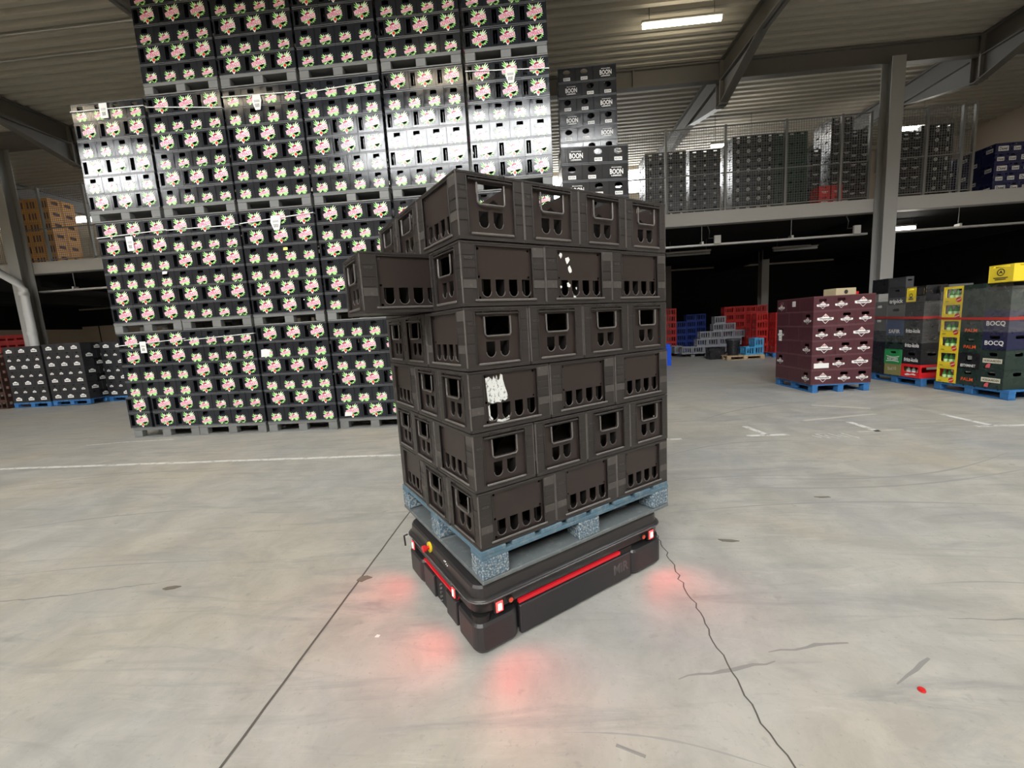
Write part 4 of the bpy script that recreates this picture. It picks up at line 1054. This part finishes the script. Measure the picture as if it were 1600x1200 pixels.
def roundel(b, X):
    b.sheet([disc(.10, .05, .045, 16)], .001, M_REDP, X @ T(0, 0, .0012)); b.sheet([((.06, .04), (.135, .068), (.14, .06), (.066, .03))], .001, M_WHITE, X @ T(0, 0, .002)); b.box(-.13, .02, 0, -.07, .028, .001, M_INK, 0, X)
def curl(b, X):
    for z, bow in ((.165, .022), (.06, -.012)):
        P = [(-.15 + .3 * i / 8, z - bow * math.sin(PI * i / 8)) for i in range(9)]
        b.sheet([tuple(P + [(x, y - .016) for x, y in P[::-1]])], .001, M_WHITE, X @ T(0, 0, .001))
    b.text('MORT SUBITE', .05, M_WHITE, X @ T(0, .10, .001), .25, .0008)
def script(b, X): b.text('Bel10', .07, mat('faded_gold_print', (.6, .57, .4), .5), X @ T(0, .13, .001, .1), .2, .0008)
def cola(b, X):
    P = [(-.12, .05), (-.06, .075), (0, .06), (.07, .08), (.13, .06), (.10, .045), (.04, .052), (-.04, .035), (-.10, .03)]
    b.sheet([tuple(P)], .001, M_WHITE, X @ T(0, 0, .001))
rk('fritz', 'drinks_crate', .40, .38, .27, M_BLK2, HOLE1, txt('fritz-kola', M_WHITE, .075, .30, .085))
rk('black', 'bottle_crate', .40, .38, .29, M_BLK2, [], None)
rk('tripick', 'bottle_crate', .40, .38, .33, worn('charcoal_crate', (.045, .046, .052), (.08, .08, .085), .4, .6, 10), HOLE1[:0] + [rrect(-.06, .25, .06, .29, .015, 3)], txt('tripick', M_WHITE, .10, .31, .06))
rk('safir', 'bottle_crate', .40, .38, .30, mat('slate_blue_crate', (.045, .075, .16), .35), [], txt('SAFIR', M_WHITE, .075, .26, .08))
rk('grey', 'bottle_crate', .40, .38, .29, mat('mid_grey_crate', (.11, .11, .105), .35), HOLE1, None)
rk('green', 'bottle_crate', .40, .38, .29, M_GREENC, [rrect(-.07, .21, .07, .25, .02, 3)], curl)
rk('dgreen', 'bottle_crate', .22, .38, .27, M_DKGREEN, [rrect(-.06, .10, .06, .22, .01, 2)], None)
rk('olive', 'bottle_crate', .38, .36, .22, M_OLIVE, [], script)
rk('redcola', 'bottle_crate', .40, .38, .25, M_REDC, [rrect(-.16, .10, .16, .20, .02, 3)], cola)
rk('yellow', 'bottle_crate', .345, .36, .27, M_YELC, [rrect(-.135, .085, .135, .235, .015, 2)], roundel)
rk('emblem', 'drinks_crate', .345, .40, .26, M_YELC, [rrect(-.12, .222, .12, .240, .005, 2)], emblem)
rk('slim', 'drinks_crate', .20, .36, .26, M_YELC, [rrect(-.06, .215, .06, .24, .005, 2)], lambda b, X: (b.sheet([disc(0, .12, .035, 12), disc(0, .12, .025, 12)], .001, M_INK, X @ T(0, 0, .001)), b.box(-.05, .04, 0, .05, .06, .001, M_INK, 0, X), b.sheet([((-.04, .07), (0, .10), (.04, .07))], .001, M_INK, X @ T(0, 0, .001))))
rk('slimblack', 'drinks_crate', .19, .36, .28, M_BLK2, [rect(-.06, .12, .06, .25)], None)
rk('palm', 'drinks_crate', .355, .38, .265, M_DKGREEN, [rrect(-.06, .185, .06, .225, .015, 3)], txt('PALM', M_ORANGE, .055, .19, .10))
rk('bocq', 'drinks_crate', .355, .38, .30, M_NAVY, HOLE1, txt('BOCQ', M_WHITE, .085, .27, .10))
rk('dkplain', 'drinks_crate', .355, .38, .30, M_DKGREEN, [], None)
rk('hog', 'drinks_crate', .355, .38, .30, M_DKGREEN, [rrect(-.06, .20, .06, .255, .025, 3)], lambda b, X: (txt('HOEGAARDEN', M_INK, .036, .24, .13, mat('cream_print', (.80, .77, .62), .5), .28, .07)(b, X), b.sheet([((-.09, .02), (-.03, .02), (-.02, .08), (-.05, .088), (-.085, .06))], .001, mat('pinkish_red_print', (.7, .12, .14), .4), X @ T(0, 0, .001))))
rk('esta', 'drinks_crate', .355, .38, .265, M_BLK2, [rrect(-.05, .13, .05, .22, .02, 3)], txt('ESTAMINET', M_WHITE, .045, .24, .06))
def bottles_in(o, L, glass, cap, n=3, hgt=.25, front='F'):
    for i in range(n):
        x = (i - (n - 1) / 2) * (L * .26)
        b = MB(); b.cyl((0, 0, .016), (0, 0, hgt * .62), .034, 10, glass); b.cyl((0, 0, hgt * .62), (0, 0, hgt * .80), .034, 10, glass, .013); b.cyl((0, 0, hgt * .8), (0, 0, hgt), .013, 8, glass); b.cyl((0, 0, hgt * .97), (0, 0, hgt * 1.03), .015, 8, cap)
        yield b, x
def right_stacks():
    XF = 7.235
    R = -PI / 2         # face F looks to -X
    def place(key, yc, z, label, group='mixed crates on the right pallets', depth=.38, x=XF, rot=R):
        return KR[key].place((x + depth / 2, yc, z), rot, label, group)
    def side(key, xc, y, z, label, depth=.38): return KR[key].place((xc, y + depth / 2, z), 0, label, 'mixed crates on the right pallets')
    # rear pallet (tripick, fritz-kola)
    K_BLUEPAL.place((XF + .52, 7.08, 0), PI / 2, 'blue wooden pallet under the mixed soft-drink crates', 'blue pallets at the right')
    y1, y2, y3 = 7.52, 7.11, 6.70
    for i, (k, z) in enumerate((('black', .15), ('black', .44), ('black', .73), ('grey', 1.02), ('grey', 1.31))): place(k, y1, z, 'dark crate in the leftmost column of the soft-drink pallet, %s layer up' % ORD[i])
    place('black', y1, 1.76, 'black crate topmost of the leftmost column, against the grey column')
    place('olive', y2, .15, 'olive crate with gold script at the bottom of the soft-drink pallet', depth=.36)
    place('green', y2, .37, 'bright green crate with white curved bands'); place('dgreen', y2 + .09, .66, 'narrow dark green crate above the bright green one'); place('dgreen', y2 - .13, .66, 'narrow dark green crate beside another, above the bright green one')
    place('safir', y2, .93, 'slate blue crate lettered in pale serif capitals'); place('grey', y2, 1.23, 'grey crate behind film below the charcoal lettered crate'); place('tripick', y2, 1.52, 'charcoal crate with white lowercase lettering'); 
    b = rk('lid', 'bottle_crate', .38, .14, .19, worn('charcoal_crate', (.045, .046, .052), (.08, .08, .085), .4, .6, 10), [rrect(-.04, .11, .04, .14, .008, 2)], None)
    place('lid', y2, 1.85, 'charcoal crate topmost of the soft-drink pallet', depth=.14)
    place('redcola', y3, .15, 'red cola crate on the front face of the soft-drink pallet'); place('fritz', y3, .40, 'black cola crate directly on the red crate, front face'); place('fritz', y3, .67, 'black cola crate, second above the red crate, front face')
    place('fritz', y3, .94, 'black cola crate behind film, third above the red crate'); place('black', y3, 1.24, 'plain black crate under film beside the red tape'); 
    place('slim', y3 + .09, 1.56, 'small yellow crate with dark emblem between the lettered crates', depth=.36); place('slimblack', y3 - .11, 1.56, 'narrow black crate right of the small yellow one', depth=.36)
    xs = XF + .60
    side('redcola', xs, 6.51, .15, 'red cola crate on the end face of the soft-drink pallet'); side('fritz', xs, 6.51, .40, 'black cola crate directly on the red crate, end face'); side('fritz', xs, 6.51, .67, 'black cola crate, second above the red crate, end face'); side('fritz', xs, 6.51, .94, 'black cola crate, third above the red crate, end face')
    side('grey', xs, 6.51, 1.21, 'grey crate with bottles at the end of the soft-drink pallet, lower'); side('grey', xs, 6.51, 1.54, 'grey crate with bottles at the end of the soft-drink pallet, upper')
    # front pallet
    K_BLUEPAL.place((XF + .52, 5.63, 0), PI / 2, 'blue wooden pallet under the yellow and dark green crates', 'blue pallets at the right')
    b1, b2, b3 = 6.005, 5.645, 5.285
    for i in range(6): place('yellow', b1 - i * .004, .15 + i * .27, 'yellow crate with red roundel, %s layer up on the right pallet' % ORD[i], depth=.36)
    for i, k in enumerate(('palm', 'esta', 'palm', 'palm', 'dkplain', 'dkplain')): place(k, b2, .15 + i * .265, {'palm': 'dark green crate with orange lettering, %s layer up', 'esta': 'black crate with white capitals between dark green ones, %s layer up', 'dkplain': 'plain dark green crate behind film, %s layer up, middle column'}[k] % ORD[i])
    for i, k in enumerate(('hog', 'hog', 'bocq', 'bocq', 'dkplain')): place(k, b3, .15 + i * .30, {'hog': 'dark green crate with cream label, %s layer up, third column', 'bocq': 'navy crate with large white capitals, %s layer up, third column', 'dkplain': 'plain dark green crate behind film, %s layer up, third column'}[k] % ORD[i])
    place('emblem', b3 + .0, 1.765, 'large yellow crate with dark emblem lying on top of the right pallet', depth=.40)
    xs = XF + .56
    for i, k in enumerate(('hog', 'hog', 'bocq', 'bocq', 'dkplain')): side(k, xs, 5.11, .15 + i * .30, {'hog': 'dark green crate with cream label, %s layer up, end face', 'bocq': 'navy crate with large white capitals, %s layer up, end face', 'dkplain': 'plain dark green crate behind film, %s layer up, end face'}[k] % ORD[i])
    side('emblem', XF + .58, 5.11, 1.765, 'yellow crate with dark emblem on top of the right pallet, end face')
    b = MB(); X = face_xf('F', .355, .38, .005); b.sheet([((-.09, .13), (-.02, .12), (.03, .06), (.12, .16), (.03, .25), (-.03, .18), (-.09, .17))], .001, mat('pink_sheet', (.85, .45, .52), .7), X)
    tag(b.build('paper_sheet', None, (xs, 5.11 + .19, .45)), 'pink paper sheet stuck on a dark green crate', 'paper')
    # wooden pallet at the right frame edge
    K_WOODPAL.place((XF + .72, 4.35, 0), PI / 2, 'pale wooden pallet at the right edge of the view', 'wooden pallets')
    # bottles seen in the windows of the yellow, red and grey crates
    proto = None; n = 0
    def bottle(glass, cap, hgt):
        b = MB(); b.cyl((0, 0, 0), (0, 0, hgt * .6), .033, 10, glass); b.cyl((0, 0, hgt * .6), (0, 0, hgt * .82), .033, 10, glass, .012); b.cyl((0, 0, hgt * .82), (0, 0, hgt), .012, 8, glass)
        o = b.build('bottle'); q = MB(); q.cyl((0, 0, hgt * .96), (0, 0, hgt * 1.03), .015, 8, cap); q.build('cap', o)
        q = MB(); q.cyl((0, 0, hgt * .2), (0, 0, hgt * .5), .0336, 10, M_LIME if glass is M_GLASSG else M_WHITE); q.build('bottle_label', o)
        return Kind(o, 'bottle')
    kg = bottle(M_GLASSG, M_WHITE, .225); kc = bottle(M_GLASSC, M_REDP, .20)
    for i in range(6):
        for j in range(3):
            (kg).place((XF + .065, b1 - i * .004 + .09 - j * .09, .15 + i * .27 + .016), 0, 'green bottle, %s from left in the yellow crate, %s layer up' % (ORD[j], ORD[i]), 'bottles in the yellow crates')
    for j in range(3):
        kc.place((XF + .065, y3 + .11 - j * .11, .166), 0, 'cola bottle in the red front crate, %s from left' % ORD[j], 'bottles in the red crates')
        kc.place((xs - .56 + .60 - .11 + j * .11, 6.51 + .065, .166), 0, 'cola bottle in the red end crate, %s from left' % ORD[j], 'bottles in the red crates')
        for q, zz in ((1.226, 'lower'), (1.556, 'upper')): kc.place((xs - .56 + .60 - .11 + j * .11, 6.51 + .065, q), 0, 'clear bottle in the %s grey end crate, %s from left' % (zz, ORD[j]), 'bottles in the grey crates')
    # stretch film round the upper halves and red tape
    mf = bpy.data.materials.new('stretch_film'); mf.use_nodes = True; N = mf.node_tree.nodes; Lk = mf.node_tree.links; N.remove(N['Principled BSDF'])
    tr = N.new('ShaderNodeBsdfTransparent'); gl = N.new('ShaderNodeBsdfGlossy'); gl.inputs['Roughness'].default_value = .16; df = N.new('ShaderNodeBsdfDiffuse'); df.inputs['Color'].default_value = (.7, .7, .68, 1)
    m1 = N.new('ShaderNodeMixShader'); m2 = N.new('ShaderNodeMixShader'); v = coords(N, Lk, (3, 3, 14)); nn = noise(N, Lk, v, 1.6, 4, .6, .6)
    rr = ramp(N, Lk, nn, [(.45, (.03,) * 3), (.72, (.20,) * 3)]); Lk.new(rr, m1.inputs[0]); Lk.new(tr.outputs[0], m1.inputs[1]); Lk.new(gl.outputs[0], m1.inputs[2])
    m2.inputs[0].default_value = .07; Lk.new(m1.outputs[0], m2.inputs[1]); Lk.new(df.outputs[0], m2.inputs[2]); Lk.new(m2.outputs[0], N['Material Output'].inputs['Surface'])
    bp = N.new('ShaderNodeBump'); bp.inputs['Strength'].default_value = .6; bp.inputs['Distance'].default_value = .02; Lk.new(nn, bp.inputs['Height']); Lk.new(bp.outputs[0], gl.inputs['Normal'])
    def film(x0, x1, y0, y1, z0, z1, label, ztape):
        b = MB(); e = .012
        for z_ in (0,):
            P = [(x0 - e, y0 - e), (x1 + e, y0 - e), (x1 + e, y1 + e), (x0 - e, y1 + e)]
            vs = [(x, y, z0) for x, y in P] + [(x, y, z1) for x, y in P]
            b.add(vs, [(i, (i + 1) % 4, 4 + (i + 1) % 4, 4 + i) for i in range(4)], mf)
        tag(b.build('stretch_film'), 'clear stretch film wrapped around the ' + label, 'stretch film')
        b = MB(); e = .016; P = [(x0 - e, y0 - e), (x1 + e, y0 - e), (x1 + e, y1 + e), (x0 - e, y1 + e)]; h = [.0, -.01, .02, .03]
        vs = [(x, y, ztape + h[i]) for i, (x, y) in enumerate(P)] + [(x, y, ztape + .045 + h[i] * .6) for i, (x, y) in enumerate(P)]
        b.add(vs, [(i, (i + 1) % 4, 4 + (i + 1) % 4, 4 + i) for i in range(4)], mat('red_tape', (.42, .04, .035), .35))
        tag(b.build('red_tape'), 'red tape wound around the ' + label, 'tape')
    film(XF, XF + .81, 6.51, 7.72, .80, 1.66, 'soft-drink crates', 1.24)
    film(XF, XF + .745, 5.11, 6.18, 1.02, 1.70, 'yellow and dark green crates', 1.20)
right_stacks()
# --- far group below the mezzanine
def far_group():
    slits = [rect(-.155 + i * .082, .05, -.155 + i * .082 + .05, .22) for i in range(4)]; slit_s = [rect(-.10 + i * .075, .05, -.10 + i * .075 + .045, .22) for i in range(3)]
    def k(nm, col, edge): return crate_kind('bottle_crate', .40, .30, .27, mat(nm, col, .4), mat(nm + '_edge', edge, .4), slits, slit_s)
    kred = k('far_red_crate', (.36, .014, .012), (.48, .03, .025)); kblue = k('far_blue_crate', (.008, .028, .17), (.015, .05, .26)); kgrey = k('far_grey_crate', (.20, .205, .23), (.34, .35, .38)); klb = k('light_blue_crate', (.05, .27, .50), (.10, .38, .62))
    g = 'red crates below the mezzanine'
    for r in range(7): kred.place((5.62, 15.9, r * .27), 0, 'red crate in the single column beside the brown load, %s layer up' % ORD[r], g)
    K_BLUEPAL.place((9.1 - .35, 13.55, 0), 0, 'blue wooden pallet under the red crates below the mezzanine', 'blue pallets at the right')
    for r in range(5):
        for i in range(4): kred.place((8.35 - .0 + i * .305 - .0, 13.25, .15 + r * .27 + .0), PI / 2, 'red crate of the near red stack, %s from left, %s layer up' % (ORD[i], ORD[r]), g)
    for r in range(5):
        for i in range(2): kred.place((7.98 + .0, 13.6 + i * .42 + .0, .15 + r * .27), 0, 'red crate on the left flank of the near red stack, %s back, %s layer up' % (ORD[i], ORD[r]), g)
    for r in range(6):
        for i in range(4): kred.place((7.75 + i * .41, 15.6, .15 + r * .28), 0, 'red crate of the rear red stack, %s from left, %s layer up' % (ORD[i], ORD[r]), g)
    g = 'blue crates below the mezzanine'
    for r in range(5):
        for i in range(2): kblue.place((6.15 + i * .41, 16.3, r * .27), 0, 'blue crate of the left blue stack, %s from left, %s layer up' % (ORD[i], ORD[r]), g)
    for r in range(6):
        for i in range(2): kblue.place((6.75 + i * .41, 16.9, r * .27), 0, 'blue crate of the rear blue stack, %s from left, %s layer up' % (ORD[i], ORD[r]), g)
    g = 'grey crates stepped below the mezzanine'
    for r, (n, x) in enumerate(((4, 5.85), (4, 6.35), (4, 6.42), (2, 6.85), (1, 6.85))):
        for i in range(n): kgrey.place((x + i * .41 + (.05 * r), 14.75 + (.0 if r else .0) + .0, .13 + r * .27), 0, 'grey slotted crate, %s from left, %s step up in the stepped stack' % (ORD[i], ORD[r]), g)
    for j in range(3): kgrey.place((5.72, 15.2 + j * .42, .13), 0, 'grey slotted crate in the row leading back, %s from front' % ORD[j], g)
    K_GREYPAL.place((6.62, 15.2, 0 - .035), 0, 'grey plastic pallet under the stepped grey crates', 'pallets below the mezzanine')
    K_WOODPAL.place((7.15, 13.2, 0), -.02, 'pale wooden pallet carrying the black bin and light-blue crates', 'wooden pallets')
    g = 'light-blue crates on the pale pallet'
    for i, (x, r) in enumerate(((7.29, 0), (7.62, 0), (7.62, 1))): klb.place((x, 13.02 if i == 0 else 13.12, .145 + r * .27), PI / 2, ('light-blue crate beside the black bin', 'light-blue crate at the right of the pale pallet, lower', 'light-blue crate at the right of the pale pallet, upper')[i], g)
    t = empty('bin', (6.88, 13.15, .145)); tag(t, 'round black plastic bin standing on the pale pallet', 'bin')
    b = MB(); b.cyl((0, 0, 0), (0, 0, .50), .17, 20, M_BLK2, .215); b.build('body', t)
    b = MB(); b.cyl((0, 0, .50), (0, 0, .54), .235, 20, mat('bin_rim', (.05, .05, .055), .4)); b.cyl((0, 0, .54), (0, 0, .555), .215, 20, MATS['bin_rim']); b.build('rim', t)
    b = MB(); b.box(-.26, -.2, 0, .26, .2, .40, M_BLK2, .01); b.box(-.27, -.21, .37, .27, .21, .40, M_BLK2, .006); tag(b.build('storage_box', None, (6.45, 13.55, 0)), 'black lidded box on the floor left of the bin', 'box')
    b = MB(); b.box(-.22, -.3, 0, .22, .3, .58, mat('bright_blue_bin', (.015, .10, .75), .35), .012); b.box(-.23, -.31, .55, .23, .31, .60, MATS['bright_blue_bin'], .008); b.box(-.2, -.27, .60, .2, .27, .70, MATS['bright_blue_bin'], .01)
    tag(b.build('blue_container', None, (4.27, 12.4, 0)), 'bright blue plastic container partly behind the brown load', 'container')
far_group()
# --- stacks on the mezzanine, right
def mezz():
    def disc_logo(b, X): b.sheet([disc(0, .10, .05, 12), disc(0, .10, .035, 12)], .001, M_WHITE, X @ T(0, 0, .001)); b.sheet([disc(0, .10, .018, 8)], .001, M_WHITE, X @ T(0, 0, .001))
    def bars(b, X): b.box(-.09, .10, 0, .09, .115, .001, M_WHITE, 0, X); b.box(-.05, .07, 0, .05, .082, .001, M_WHITE, 0, X)
    def star(b, X): b.sheet([tuple((.05 * (1 if i % 2 else .45) * math.cos(PI * i / 5), .09 + .05 * (1 if i % 2 else .45) * math.sin(PI * i / 5)) for i in range(10))], .001, M_WHITE, X @ T(0, 0, .001))
    def k(nm, col, logo, part): return crate_kind('drinks_crate', .40, .30, .27, glossy_crate(nm, col, .3), M_BLACK_LIP if logo is not None else mat(nm + '_e', col, .4), [rrect(-.06, .19, .06, .235, .012, 2)], [rrect(-.05, .19, .05, .235, .012, 2)], {part: printed(logo, logo)} if logo else None)
    kb = k('mezz_black', (.018, .018, .02), star, 'logo'); kd = k('mezz_black_round', (.016, .016, .018), disc_logo, 'logo'); kg = k('mezz_green', (.02, .06, .04), None, ''); kn = k('mezz_dark', (.02, .022, .028), bars, 'logo')
    stacks = [(kb, 3.72, 4, 7, 4, 'leftmost black stack', 12.0), (kb, 5.04, 3, 7, 4, 'second black stack', 12.05), (kd, 6.28, 4, 8, 6, 'tall black stack with round emblems', 12.0), (kg, 7.52, 3, 8, 3, 'dark green stack', 12.05),
              (kn, 8.50, 1, 6, 3, 'single dark column', 12.0), (kn, 9.05, 2, 9, 6, 'tallest dark stack left of the column', 12.0), (kn, 9.76, 2, 8, 3, 'dark stack just left of the column', 12.3),
              (kn, 11.05, 2, 7, 3, 'dark stack right of the column', 12.1), (kd, 11.85, 3, 8, 4, 'black stack near the end of the fence', 12.4)]
    for kk, x, n, rows, back, nm, y in stacks:
        z0 = 4.42 + .14
        g = 'crates on the mezzanine, ' + nm
        K_WOODPAL.place((x + n * .15 + .1 - .05, y + .4, 4.42), 0, 'pallet on the mezzanine under the ' + nm, 'pallets on the mezzanine').scale = (max(.5, n * .3 / 1.2), 1, 1)
        for r in range(rows):
            for i in range(n): kk.place((x + (i + .5) * .302, y + .2, z0 + r * .27), PI / 2, '%s: crate %s from left, %s layer up' % (nm, ORD[i], ORD[r]), g)
            kk.place((x + .151, y + .61, z0 + r * .27), PI / 2, '%s: crate behind the left one, %s layer up' % (nm, ORD[r]), g)
    kr = crate_kind('bottle_crate', .40, .30, .27, M_REDC, M_REDC, [rrect(-.06, .19, .06, .235, .012, 2)], [rrect(-.05, .19, .05, .235, .012, 2)], {'lettering': printed(bars, bars)})
    for r in range(2):
        for i in range(2): kr.place((8.52 + i * .33, 11.55, 4.42 + r * .27), PI / 2, 'red crate by the fence on the mezzanine, %s from left, %s layer' % (ORD[i], ORD[r]), 'red crates on the mezzanine')
    def duvel(b, X):
        b.box(-.13, .05, 0, .13, .175, .0008, M_WHITE, 0, X); b.text('Duvel', .08, M_NAVY, X @ T(0, .112, .0014), .20, .0006)
    def duvel_s(b, X):
        b.box(-.09, .05, 0, .09, .15, .0008, M_WHITE, 0, X); b.text('Duvel', .06, M_NAVY, X @ T(0, .10, .0014), .14, .0006)
    kv = crate_kind('navy_crate', .40, .30, .255, glossy_crate('royal_navy_crate', (.012, .014, .075), .3), mat('royal_navy_edge', (.03, .035, .13), .35), [], [rrect(-.045, .19, .045, .22, .008, 2)], {'label': printed(duvel, duvel_s)})
    g = 'navy crates at the right end of the mezzanine'
    for r in range(5):
        row = 'LSSL' if r % 2 == 0 else 'SSLL'; x = 12.93
        for i, c in enumerate(row):
            w, d = (.4, .3) if c == 'L' else (.3, .4)
            kv.place((x + w / 2, 11.35 + d / 2, 4.43 + r * .255), 0 if c == 'L' else PI / 2, 'navy crate with white label facing the hall, %s from left, %s layer up' % (ORD[i], ORD[r]), g); x += w
        y = 11.35 + (.3 if row[0] == 'L' else .4)
        for i, c in enumerate('LSL' if r % 2 == 0 else 'SLS'):
            w, d = (.4, .3) if c == 'L' else (.3, .4)
            kv.place((12.93 + d / 2, y + w / 2, 4.43 + r * .255), PI / 2 if c == 'L' else 0, 'navy crate with white label on the left flank, %s from front, %s layer up' % (ORD[i], ORD[r]), g); y += w
mezz()
# ------------------------------------------------------------------ stickers on the logo wall and long tyre arcs
def finishing():
    for (x0, z0, x1, z1, m, l) in ((-4.33, 1.28, -4.17, 1.41, M_PAPER, 'white paper label over a logo, fifth layer, ground tier, third pallet column'),
                                   (-3.72, 2.955, -3.64, 3.0, mat('yellow_sticker', (.85, .8, .2), .6), 'yellow sticker beside a handle hole, second tier, third pallet column'),
                                   (-5.82, 2.72, -5.73, 2.765, M_PAPER, 'torn white sticker above a handle hole, second tier, first pallet column'),
                                   (-4.08, 2.12, -4.05, 2.19, M_PAPER, 'small white scrap between crates, second tier, third pallet column'),
                                   (-3.02, .22, -2.88, .29, M_PAPER, 'white torn label on a crate of the bottom layer, third pallet column')):
        b = MB(); w, h = x1 - x0, z1 - z0
        P = [(0, 0), (w * .9, h * .04), (w, h * .9), (w * .55, h), (w * .08, h * .93)]
        b.sheet([tuple(P)], .001, m, Matrix(((1, 0, 0, 0), (0, 0, -1, 0), (0, 1, 0, 0), (0, 0, 0, 1))))
        tag(b.build('paper_sticker', None, (x0, WALL_Y - .0085, z0)), l, 'sticker', 'stickers on the logo crate wall')
    faint = mat('faint_tyre_mark', (.335, .33, .315), .7)
    def arc(p0, p1, bow, w, seed):
        a, c = Vector(p0), Vector(p1); d = c - a; n = Vector((-d.y, d.x)).normalized(); rnd = random.Random(seed)
        P = [a.lerp(c, i / 24) + n * bow * math.sin(PI * i / 24) for i in range(25)]
        floor_strip('tyre_mark', [tuple(p) for p in P], [w * (.15 + .85 * math.sin(PI * (i + .4) / 25)) * rnd.uniform(.45, 1) for i in range(25)], faint, .0008)
    for k, (p0, p1, bow, w) in enumerate((((1.3, 1.62), (3.8, 1.58), .12, .03), ((1.8, 2.11), (4.6, 2.3), -.2, .04), ((2.1, 2.3), (4.9, 2.75), -.3, .03), ((1.1, 2.2), (2.9, 2.28), .1, .025), ((2.3, .66), (3.2, .56), .06, .02),
                                          ((-4.6, 1.60), (-3.0, 1.95), .06, .03), ((-3.6, .9), (-2.0, 1.05), .04, .02), ((-6.5, 2.6), (-3.4, 3.2), .15, .03), ((-5.5, 4.2), (-2.6, 4.6), .1, .03), ((.3, -.2), (1.0, -.32), .04, .012), ((2.6, 4.6), (5.2, 5.6), .3, .05), ((1.6, 3.0), (3.4, 3.4), .2, .03))): arc(p0, p1, bow, w, k)
finishing()
